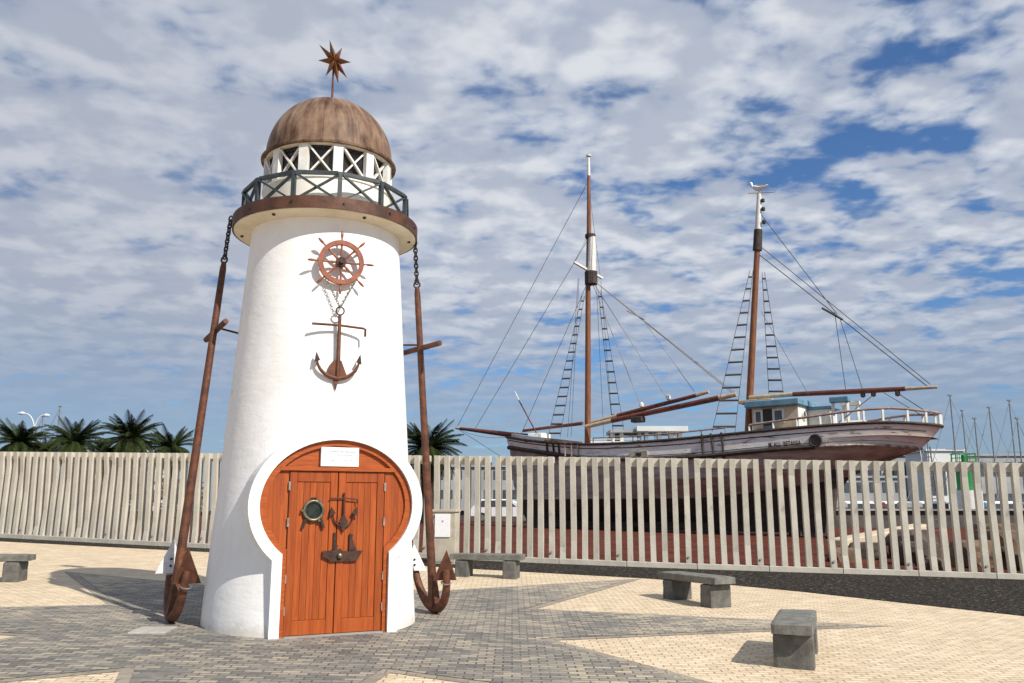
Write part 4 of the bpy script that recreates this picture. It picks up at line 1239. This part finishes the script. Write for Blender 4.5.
# gull on the mizzen top
gp = K(14.16, 0, 15.42)
gu = thing('seagull', 'white gull perched on the top of the mizzen mast', 'seagull', gp)
b = B()
lat = SA
pts = [gp + Vector((0, 0, .20)) + lat * x + Vector((0, 0, z)) for x, z in ((-.30, .10), (-.22, .08), (-.10, .02), (.05, -.01), (.20, .0), (.42, .05))]
b.tube(pts, [.045, .09, .13, .135, .09, .02], 10)
b.tube([pts[0] + Vector((0, 0, .02)), pts[0] + Vector((0, 0, .10)) - lat * .02, pts[0] + Vector((0, 0, .19)) - lat * .06, pts[0] + Vector((0, 0, .25)) - lat * .08], [.06, .055, .075, .03], 10)
obj('body', b, 'gull', gu, smooth=True)
for sd in (1, -1):
    b = B(); b.prism([gp + Vector((0, 0, .28)) - lat * .12 + SN * sd * .12, gp + Vector((0, 0, .20)) - lat * .02 + SN * sd * .14, gp + Vector((0, 0, .20)) + lat * .45 + SN * sd * .05, gp + Vector((0, 0, .30)) + lat * .15 + SN * sd * .12], SN * sd * .03); obj('wing', b, 'gull', gu)
    b = B(); b.tube([gp + SN * sd * .04, gp + SN * sd * .04 + Vector((0, 0, .12))], .012, 6); obj('leg', b, 'sparpale', gu)
b = B(); hd = pts[0] + Vector((0, 0, .19)) - lat * .12; b.tube([hd, hd - lat * .12 - Vector((0, 0, .02))], [.028, .006], 6); obj('beak', b, 'sparpale', gu)

# props, blocks and ladder that hold the ship
for s_, t_, px_lab in ((16.9, 1.6, 'dark timber prop under the ship counter, behind a gap in the fence'), ):
    o_ = K(s_, t_ + .6, GS); b = B(); b.bar(o_ - Vector((0, 0, .05)), K(s_, t_ - .9, 3.1), .26, .26)
    tag(obj('timber_prop', b.bevel(.02), 'hulldark', at0=o_), px_lab, 'prop')
for j, s_ in enumerate((3.5, 7.5, 11.5, 15.2)):
    o_ = K(s_, 0, GS); b = B()
    b.box(K(s_, 0, GS + .08), (.45, 2.2, .24), Q3)
    tag(obj('keel_block', b.bevel(.02), 'wale', at0=o_), 'dark timber keel block in the shadow under the schooner', 'block', 'keel blocks under the ship')
lp = at(926, 492, 33.4); lt = at(919.5, 447, 33.2)
ld = thing('ladder', 'pale metal ladder leaning up against the ship stern', 'ladder', (lp.x, lp.y, gz(lp.x, lp.y)))
lb = Vector((lp.x + .1, lp.y, gz(lp.x, lp.y)))
for k in (0, 1):
    b = B(); b.tube([lb + SA * (.36 * k), lt + SA * (.36 * k)], .03, 6); obj('ladder_rail', b, 'alu' if k else 'lamp', ld)
for k in range(1, 9):
    f_ = k / 9; b = B(); b.tube([lb.lerp(lt, f_), lb.lerp(lt, f_) + SA * .36], .018, 5); obj('rung', b, 'lamp', ld)


# ------------------------------------------------------------------ rocks and slab in the yard at right
def rock(x, y, r_, seed, m_, lab, sq=(1.2, .9, .75), cat='rock'):
    b = B(); bmesh.ops.create_icosphere(b.b, subdivisions=3, radius=1)
    z0 = gz(x, y); rn = random.Random(seed); off = Vector((rn.uniform(0, 50),) * 3)
    rot = Matrix.Rotation(rn.uniform(0, 6.28), 3, 'Z')
    for v in b.b.verts:
        c = v.co.copy(); n_ = 1 + .42 * mn.noise(c * 1.1 + off) + .16 * mn.noise(c * 2.7 + off)
        c *= n_
        for ax in range(3): c[ax] = max(-.78, min(.78, c[ax]))
        c = rot @ Vector((c.x * sq[0], c.y * sq[1], c.z * sq[2]))
        v.co = Vector((x, y, z0 + r_ * sq[2] * .55)) + c * r_
    return tag(obj('boulder', b, m_, at0=(x, y, z0)), lab, cat, 'boulders in the yard behind the fence')
RK = [(9.9, 21.6, .55, 'rockdark', 'dark lava boulder behind the fence, left of the tall brown boulders'), (11.0, 21.4, .62, 'rock', 'brown boulder behind the fence below the green beacon'),
      (12.2, 22.0, .85, 'rock', 'largest brown boulder behind the fence at the right'), (12.9, 21.0, .70, 'rock', 'tall brown boulder behind the last fence panel at the right edge'),
      (10.6, 23.6, .75, 'rockdark', 'dark boulder behind the brown ones, under the end of the slab'), (13.2, 23.5, .95, 'rock', 'brown boulder at the back of the pile by the right edge'),
      (11.9, 20.6, .38, 'rockdark', 'small dark boulder in front of the brown boulder pile'), (9.2, 23.2, .42, 'rockdark', 'small dark boulder under the cream slab'),
      (8.2, 22.2, .34, 'rock', 'small reddish boulder left of the cream slab end'), (9.6, 20.4, .26, 'rock', 'smallest brown boulder close behind the fence')]
for i, (x, y, r_, m_, lab) in enumerate(RK): rock(x, y, r_, i + 3, m_, lab)
p0, p1 = at(836, 546, 23.6), at(924, 530, 24.6)
b = B(); b.bar(p0, p1, .7, .34); tag(obj('concrete_slab', b.bevel(.03), 'slab', at0=((p0.x + p1.x) / 2, (p0.y + p1.y) / 2, p0.z - .2)), 'long cream concrete slab lying tilted on rocks behind the fence', 'slab')
b = B(); c0 = at(905, 537, 24.9); c0.z = gz(c0.x, c0.y); b.box(c0 + Vector((0, .1, .28)), (.7, .6, .62)); tag(obj('concrete_block', b.bevel(.05), 'slab', at0=c0), 'short cream concrete block under the tilted slab', 'block')
b = B(); c0 = at(842, 555, 23.7); c0.z = gz(c0.x, c0.y); b.box(c0 + Vector((.1, .1, .12)), (.5, .7, .36)); tag(obj('timber_block', b.bevel(.03), 'hulldark', at0=c0), 'dark timber block under the left end of the cream slab', 'block')

# ------------------------------------------------------------------ harbour behind
qw = thing('quay_wall', 'long low grey concrete quay wall between the yard and the marina', 'wall', (20, 60.5, 0))
b = B(); b.box((20, 60.5, .55), (150, .8, 1.55)); obj('wall', b, 'quaydark', qw)
b = B(); b.box((20, 60.4, 1.39), (150, 1.1, .12)); obj('coping', b, 'quay', qw)

def yacht(pxm, pytop, Y, hull_l, label, canvas=None, stay=None, rake=0.0, group='moored sailing yachts'):
    top = at(pxm, pytop, Y); x = top.x; zw = -.9
    o = thing('sailing_yacht', label, 'yacht', (x, Y, zw), group)
    b = B(); rows = []
    ax = Vector((math.cos(R(20)), math.sin(R(20)), 0)); ay = Vector((-ax.y, ax.x, 0))
    for i in range(13):
        u = i / 12; s_ = (u - .5) * hull_l; w_ = .17 * hull_l * (1 - (abs(u - .42) / .58) ** 2.2) + .03
        rows.append([Vector((x, Y, zw)) + ax * s_ + ay * (w_ * q) + Vector((0, 0, zz)) for q, zz in ((-.5, -.3), (-.98, .45), (-1, 1.25 + .35 * u), (1, 1.25 + .35 * u), (.98, .45), (.5, -.3))])
    vs = [[b.b.verts.new(p) for p in r_] for r_ in rows]
    for i in range(12):
        for k in range(6): b.b.faces.new((vs[i][k], vs[i][(k + 1) % 6], vs[i + 1][(k + 1) % 6], vs[i + 1][k]))
    b.b.faces.new(vs[0]); b.b.faces.new(vs[-1][::-1])
    obj('hull', b, 'yacht', o)
    b = B(); b.box(Vector((x, Y, zw + 1.75)) - ax * .3, (hull_l * .38, hull_l * .17, .62), Matrix.Rotation(R(20), 3, 'Z')); obj('cabin', b.bevel(.12), 'yacht', o)
    b = B(); b.tube([(x, Y, zw + 1.3), (top.x + rake, Y, top.z)], [.07, .05], 8); m_ = obj('mast', b, 'alu', o)
    b = B(); b.box((top.x + rake, Y, top.z + .06), (.28, .2, .10)); obj('masthead', b, 'alu', m_)
    zb_ = zw + 2.75
    b = B(); b.tube([Vector((x, Y, zb_)), Vector((x, Y, zb_ + .05)) - ax * hull_l * .38], .16 if canvas else .07, 8); obj('boom', b, canvas or 'alu', o)
    for sg in (-1, 1):
        b = B(); b.tube([Vector((x, Y, zw + 1.5)) + ax * sg * hull_l * .47, (top.x + rake, Y, top.z - .1)], .014 if sg > 0 else .03, 5); obj('stay', b, 'alu', o)
    zsps = zw + (top.z - zw) * .62
    b = B(); b.bar((x - .7, Y, zsps), (x + .7, Y, zsps), .05, .05); obj('spreader', b, 'alu', o)
    return o
YT = [(950, 396, 70, 9.5, 'yacht with the tallest mast, just right of the schooner stern', None),
      (962, 411, 78, 8.5, 'yacht whose mast stands second right of the schooner stern', None),
      (974.5, 419, 72, 8, 'yacht whose mast rises just right of the green beacon', 'yachtred'),
      (989, 408, 76, 9, 'yacht with a lone bare mast between the beacon and the right edge', None),
      (1009, 401, 74, 9.5, 'yacht with the taller of the two masts by the right edge', 'yachtblue'),
      (1017, 419, 69, 8, 'yacht with the shorter mast hard against the right edge', None),
      (927, 440, 80, 8, 'yacht moored behind the ship ladder with dark red sail cover', 'yachtred')]
for a in YT: yacht(a[0], a[1], a[2], a[3], a[4], a[5])
yacht(60, 407, 95, 9, 'yacht with a white mast far off between the left palms', None)
yacht(43, 417, 100, 9, 'yacht with a pale mast behind the double street lamp', None)
def motor_boat(px, Y, l_, lab, canvas):
    x = at(px, 500, Y).x; zw = -.9; o = thing('motor_boat', lab, 'boat', (x, Y, zw), 'moored motor boats')
    b = B(); rows = []
    for i in range(11):
        u = i / 10; s_ = (u - .5) * l_; w_ = .19 * l_ * (1 - max(0, (u - .35) / .65) ** 2) + .02
        rows.append([Vector((x + s_, Y + w_ * q, zw + zz)) for q, zz in ((-.5, -.3), (-.9, .5), (-1, 1.5 + .6 * u), (1, 1.5 + .6 * u), (.9, .5), (.5, -.3))])
    vs = [[b.b.verts.new(p) for p in r_] for r_ in rows]
    for i in range(10):
        for k in range(6): b.b.faces.new((vs[i][k], vs[i][(k + 1) % 6], vs[i + 1][(k + 1) % 6], vs[i + 1][k]))
    b.b.faces.new(vs[0]); b.b.faces.new(vs[-1][::-1]); obj('hull', b, 'yacht', o)
    b = B(); b.box((x - .1 * l_, Y, zw + 2.35), (l_ * .40, l_ * .24, 1.1)); obj('cabin', b.bevel(.15), 'yacht', o)
    b = B(); b.box((x - .1 * l_, Y, zw + 2.5), (l_ * .41, l_ * .245, .42)); obj('window', b, 'bldwin', o)
    b = B(); b.box((x - .32 * l_, Y, zw + 2.6), (l_ * .22, l_ * .26, .5)); obj('canopy', b.bevel(.1), canvas, o)
for px, Y, l_, lab, cv in [(862, 66, 6.5, 'white motor boat seen through the slats under the schooner counter', 'bldgrey'), (900, 68, 7, 'white motor boat with dark red canopy behind the seventh fence panel', 'yachtred'),
                           (935, 66, 6, 'white motor boat left of the green beacon base', 'bldgrey'), (1000, 67, 7, 'white motor boat right of the green beacon base', 'yachtblue'), (515, 72, 6, 'white motor boat showing through the slats before the schooner bow', 'bldgrey')]:
    motor_boat(px, Y, l_, lab, cv)
# green harbour beacon
Y = 64; c0 = at(968, 505, Y); x = c0.x
bc = thing('harbour_beacon', 'green cylindrical harbour beacon on a white base behind the fence', 'beacon', (x, Y, -.9))
b = B(); b.lathe((x, Y, 0), [(1.05, -2.6), (1.0, 2.75)], 24, cap=(False, True)); obj('base', b, 'whitepaint', bc, smooth=True)
b = B(); b.lathe((x, Y, 0), [(.62, 2.752), (.62, 4.75), (.55, 4.78)], 24, cap=(False, True)); obj('tower', b, 'green', bc, smooth=True)
b = B(); zt_ = 4.79
for k in range(8):
    a = math.pi / 4 * k; b.tube([(x + .85 * math.cos(a), Y + .85 * math.sin(a), zt_), (x + .85 * math.cos(a), Y + .85 * math.sin(a), zt_ + .6)], .025, 5)
b.ring((x, Y, zt_ + .6), (0, 0, 1), .85, .03, 24, 5); b.ring((x, Y, zt_ + .3), (0, 0, 1), .85, .02, 24, 5); b.lathe((x, Y, 0), [(.2, zt_ - .03), (.88, zt_ - .03), (.88, zt_ + .02), (.2, zt_ + .02)], 24)
obj('gallery_railing', b, 'green', bc)
b = B(); b.lathe((x, Y, 0), [(.16, zt_ + .03), (.16, zt_ + .5), (.05, zt_ + .6)], 12, cap=(False, True)); obj('lamp', b, 'green', bc)

def building(name, lab, px0, px1, pytop, Y, dep, m_, rows=2, cols=8, zb_=-.5, win=True):
    a, c = at(px0, pytop, Y), at(px1, pytop, Y)
    o = thing(name, lab, 'building', ((a.x + c.x) / 2, Y + dep / 2, zb_))
    b = B(); b.box(((a.x + c.x) / 2, Y + dep / 2, (a.z + zb_) / 2), (c.x - a.x, dep, a.z - zb_)); obj('wall', b, m_, o)
    b = B(); b.box(((a.x + c.x) / 2, Y + dep / 2, a.z + .15), (c.x - a.x + .6, dep + .6, .3)); obj('roof', b, m_, o)
    if win:
        hh = (a.z - zb_) / rows; ww = (c.x - a.x) / cols
        for r_ in range(rows):
            for k in range(cols):
                b = B(); b.box((a.x + (k + .5) * ww, Y - .03, zb_ + (r_ + .58) * hh), (ww * .62, .08, hh * .45)); obj('window', b, 'bldwin', o)
    return o
building('harbour_office', 'long grey low building seen through the slats left of the schooner bow', 408, 520, 467, 105, 12, 'bldgrey', 3, 12)
building('warehouse', 'long low grey warehouse far behind the schooner stern', 880, 1090, 456, 150, 20, 'bldgrey', 2, 14)
building('white_shed', 'white flat-roofed building between the schooner stern and the tallest yacht mast', 927, 963, 451, 140, 8, 'bldwhite', 1, 4)
building('grey_shed', 'grey shed seen low through the slats under the schooner', 790, 905, 478, 120, 10, 'bldgrey', 2, 9)
# open terminal deck on columns behind the foremast
Y = 115
tm = thing('harbour_terminal', 'pale open concrete terminal with flat roof on columns behind the ship deck', 'building', (at(650, 440, Y).x, Y, -.5))
def tb(name, px0, px1, py0, py1, m_, d0=0, d1=8):
    a, c = at(px0, py1, Y), at(px1, py0, Y)
    b = B(); b.box(((a.x + c.x) / 2, Y + (d0 + d1) / 2, (a.z + c.z) / 2), (c.x - a.x, d1 - d0, c.z - a.z)); return obj(name, b, m_, tm)
tb('roof', 637, 688, 426, 431, 'bldwhite'); tb('upper_beam', 611, 648, 429, 432, 'bldgrey', .5, 6)
for px in (613, 622, 640, 647, 660, 672, 681): tb('column', px, px + 2.4, 431.2, 470, 'bldwhite' if px != 640 else 'bldgrey', 1, 2)
tb('back_wall', 626, 690, 437, 470, 'bldgrey', 7, 8.2); tb('floor_slab', 590, 692, 441, 444, 'bldwhite', .2, 7)
tb('stair_box', 612, 624, 434, 440, 'bldgrey', 3, 6); tb('railing', 590, 640, 438.6, 439.3, 'bldwhite', .1, .3); tb('wing', 690, 708, 436, 470, 'bldgrey', 2, 8)
# far low buildings to the left, mostly hidden by fence and palms
building('low_house', 'pale low house far behind the left palms', 84, 150, 452, 130, 10, 'bldwhite', 2, 8)

# ------------------------------------------------------------------ palms
def palm_parts(root, h, seed, nf=100, fl=2.10):
    o = ORI[root.name]; rn = random.Random(seed)
    b = B(); prof_ = []
    for k in range(12):
        f_ = k / 11; prof_.append((.30 + .10 * (1 - f_) + (.12 if f_ > .85 else 0) + .02 * (k % 2), h * f_))
    b.lathe(o, prof_, 14, cap=(False, True)); obj('trunk', b, 'trunk', root)
    b = B(); top = o + Vector((0, 0, h))
    for i in range(nf):
        el = R(-38 + 118 * rn.random() ** .8); a = 2.39996 * i + rn.uniform(-.2, .2)
        L_ = fl * rn.uniform(.82, 1.08); droop = rn.uniform(.5, 1.35) * (1.15 - .4 * math.sin(max(0, el)))
        hd = Vector((math.cos(a), math.sin(a), 0)); sd = Vector((-hd.y, hd.x, 0))
        pts = []
        n = 12
        for k in range(n + 1):
            t_ = k / n; e2 = el - droop * t_ * 1.25
            if k == 0: p_ = top + hd * .15
            else: p_ = p_ + (hd * math.cos(e2) + Vector((0, 0, math.sin(e2)))) * (L_ / n)
            pts.append(p_.copy())
        for k in range(n):
            v = [b.b.verts.new(q) for q in (pts[k] - sd * .018, pts[k] + sd * .018, pts[k + 1] + sd * .012, pts[k + 1] - sd * .012)]
            b.b.faces.new(v)
        for k in range(2, n * 3):
            t_ = k / (n * 3); j = int(t_ * n); f_ = t_ * n - j
            q = pts[j].lerp(pts[min(j + 1, n)], f_); dv = (pts[min(j + 1, n)] - pts[j]).normalized()
            ll = .46 * fl / 2.35 * (math.sin(math.pi * min(1, .12 + t_ * .92)) ** .6 + .15)
            for sg in (-1, 1):
                up = dv.cross(sd).normalized()
                tip = q + (sd * sg * .75 + dv * .62 + up * (-.28 if up.z > 0 else .28)).normalized() * ll * rn.uniform(.85, 1.1)
                tip.z -= .04
                w_ = dv * .025
                b.b.faces.new([b.b.verts.new(z) for z in (q - w_, q + w_, tip)])
    obj('crown', b, 'frond', root, fixn=False)
    b = B()
    for i in range(22):
        a = 2.39996 * i + rn.uniform(-.3, .3); hd = Vector((math.cos(a), math.sin(a), 0)); sd = Vector((-hd.y, hd.x, 0))
        p_ = top + hd * .2 - Vector((0, 0, .15)); q_ = p_ + hd * rn.uniform(.35, .7) - Vector((0, 0, rn.uniform(.7, 1.3)))
        for k in range(14):
            f_ = k / 13; c = p_.lerp(q_, f_); w_ = .20 * math.sin(math.pi * (.15 + .8 * f_))
            for sg in (-1, 1): b.b.faces.new([b.b.verts.new(z) for z in (c - Vector((0, 0, .02)), c + Vector((0, 0, .02)), c + sd * sg * w_ - Vector((0, 0, .16)))])
    obj('dead_fronds', b, 'deadfrond', root, fixn=False)
PZ = gz(-30, 50)
def palm_loc(px, py_c, Y, h): 
    c = at(px, py_c, Y); return (c.x, Y, c.z - h)
p0 = thing('palm_tree', 'palm tree at the far left edge beside the street lamp', 'palm', palm_loc(18, 446, 58, 4.4), 'palms beyond the fence')
palm_parts(p0, 4.6, 1)
p1 = thing('palm_tree', 'palm tree second from the left, right of the street lamp', 'palm', palm_loc(74, 444, 56, 4.5), 'palms beyond the fence')
palm_parts(p1, 4.6, 2)
dup(p0, palm_loc(130, 442, 55, 4.4), 2.1, 'palm tree with the widest crown, third from the left edge')
dup(p1, palm_loc(171, 450, 62, 4.5), 1.0, 'low palm tree nearest the left side of the lighthouse')
dup(p1, palm_loc(428, 449, 48, 4.6), 3.3, 'palm tree just right of the lighthouse behind the fence')
dup(p0, palm_loc(46, 449, 66, 4.2), 4.0, 'small shadowed palm between the two leftmost palms', .85)
dup(p1, palm_loc(104, 452, 68, 4.2), 5.0, 'small low palm between the second and third palms', .85)

def shrub(x, y, r_, h_, seed, lab):
    z0 = gz(x, y); rn = random.Random(seed); o = thing('shrub', lab, 'shrub', (x, y, z0), 'shrubs behind the fence')
    b = B(); b.tube([(x, y, z0), (x + .05, y, z0 + h_ * .6)], [.05, .02], 6); obj('stem', b, 'trunk', o)
    b = B()
    for i in range(700):
        u = Vector((rn.gauss(0, 1), rn.gauss(0, 1), rn.gauss(0, 1))).normalized() * (rn.random() ** .4)
        u *= 1 + .35 * mn.noise(u * 2 + Vector((seed, 0, 0)))
        c = Vector((x + u.x * r_, y + u.y * r_, z0 + h_ * .55 + u.z * h_ * .5))
        d1 = Vector((rn.gauss(0, 1), rn.gauss(0, 1), rn.gauss(0, 1))).normalized() * .14; d2 = d1.orthogonal().normalized() * .06
        b.b.faces.new([b.b.verts.new(q) for q in (c - d1, c + d2, c + d1, c - d2)])
    obj('foliage', b, 'shrub', o, fixn=False)
for i, (px, Y, r_, h_, lab) in enumerate([(30, 40, 1.3, 2.0, 'dry bush behind the fence under the leftmost palm'), (95, 38, 1.2, 1.7, 'dry bush behind the fence under the second palm'), (178, 42, 1.4, 2.0, 'dry bush behind the fence next to the left anchor shank'), (122, 48, 1.3, 1.9, 'dry bush behind the fence under the widest palm')]):
    shrub(at(px, 500, Y).x, Y, r_, h_, i, lab)

# ------------------------------------------------------------------ double street lamp
Y = 72; b0_ = at(34, 432, Y); zg = gz(b0_.x, Y)
sl = thing('street_lamp', 'white double-armed street lamp rising behind the left palms', 'street lamp', (b0_.x, Y, zg))
b = B(); b.tube([(b0_.x, Y, zg), (b0_.x, Y, b0_.z)], [.12, .07], 8); obj('pole', b, 'lamp', sl)
for sg, (hx, hy) in ((-1, (25, 413.5)), (1, (43, 415.5))):
    e_ = at(hx, hy, Y); pts = []
    for k in range(9):
        t_ = k / 8; a = t_ * math.pi / 2
        pts.append(Vector((b0_.x + (e_.x - b0_.x) * (1 - math.cos(a)), Y, b0_.z + (e_.z - b0_.z) * math.sin(a))))
    b = B(); b.tube(pts, .05, 6); obj('arm', b, 'lamp', sl)
    b = B(); b.tube([e_, e_ + Vector((sg * .25, 0, .02)), e_ + Vector((sg * .55, 0, .0))], [.07, .15, .08], 8); obj('lamp_head', b, 'lamp', sl)

# ------------------------------------------------------------------ parked cars glimpsed between the slats
def car(px, Y, rz, lab, m_):
    x = at(px, 500, Y).x; z0 = gz(x, Y); o = thing('parked_car', lab, 'car', (x, Y, z0), 'cars parked beyond the fence')
    M_ = Matrix.Translation((x, Y, z0)) @ Matrix.Rotation(rz, 4, 'Z')
    side = [(-2.05, .35), (-2.1, .75), (-1.85, .92), (-1.45, 1.40), (.35, 1.42), (1.05, .95), (1.95, .78), (2.08, .55), (2.05, .32)]
    b = B(); b.prism([M_ @ Vector((q[0], -.82, q[1])) for q in side], (M_.to_3x3() @ Vector((0, 1.64, 0)))); obj('body', b.bevel(.06), m_, o)
    for sg in (-1, 1):
        b = B(); y_ = sg * .822
        b.prism([M_ @ Vector((q[0], y_, q[1])) for q in ((-1.5, .95), (-1.3, 1.33), (.28, 1.34), (.78, .97))], M_.to_3x3() @ Vector((0, sg * .012, 0))); obj('side_window', b, 'bldwin', o)
        for xw in (-1.3, 1.25):
            b = B(); c = M_ @ Vector((xw, sg * .72, .31)); b.disc(c, M_.to_3x3() @ Vector((0, sg, 0)), .31, .14, 18); wl = obj('wheel', b, 'tyre', o)
            b = B(); b.disc(M_ @ Vector((xw, sg * .865, .31)), M_.to_3x3() @ Vector((0, sg, 0)), .18, .01, 14); obj('rim', b, 'steel', wl)
car(150, 50, .2, 'white car parked beyond the fence under the palms', 'carwhite')
car(505, 54, -.1, 'white car glimpsed between the slats left of the schooner bow', 'carwhite')
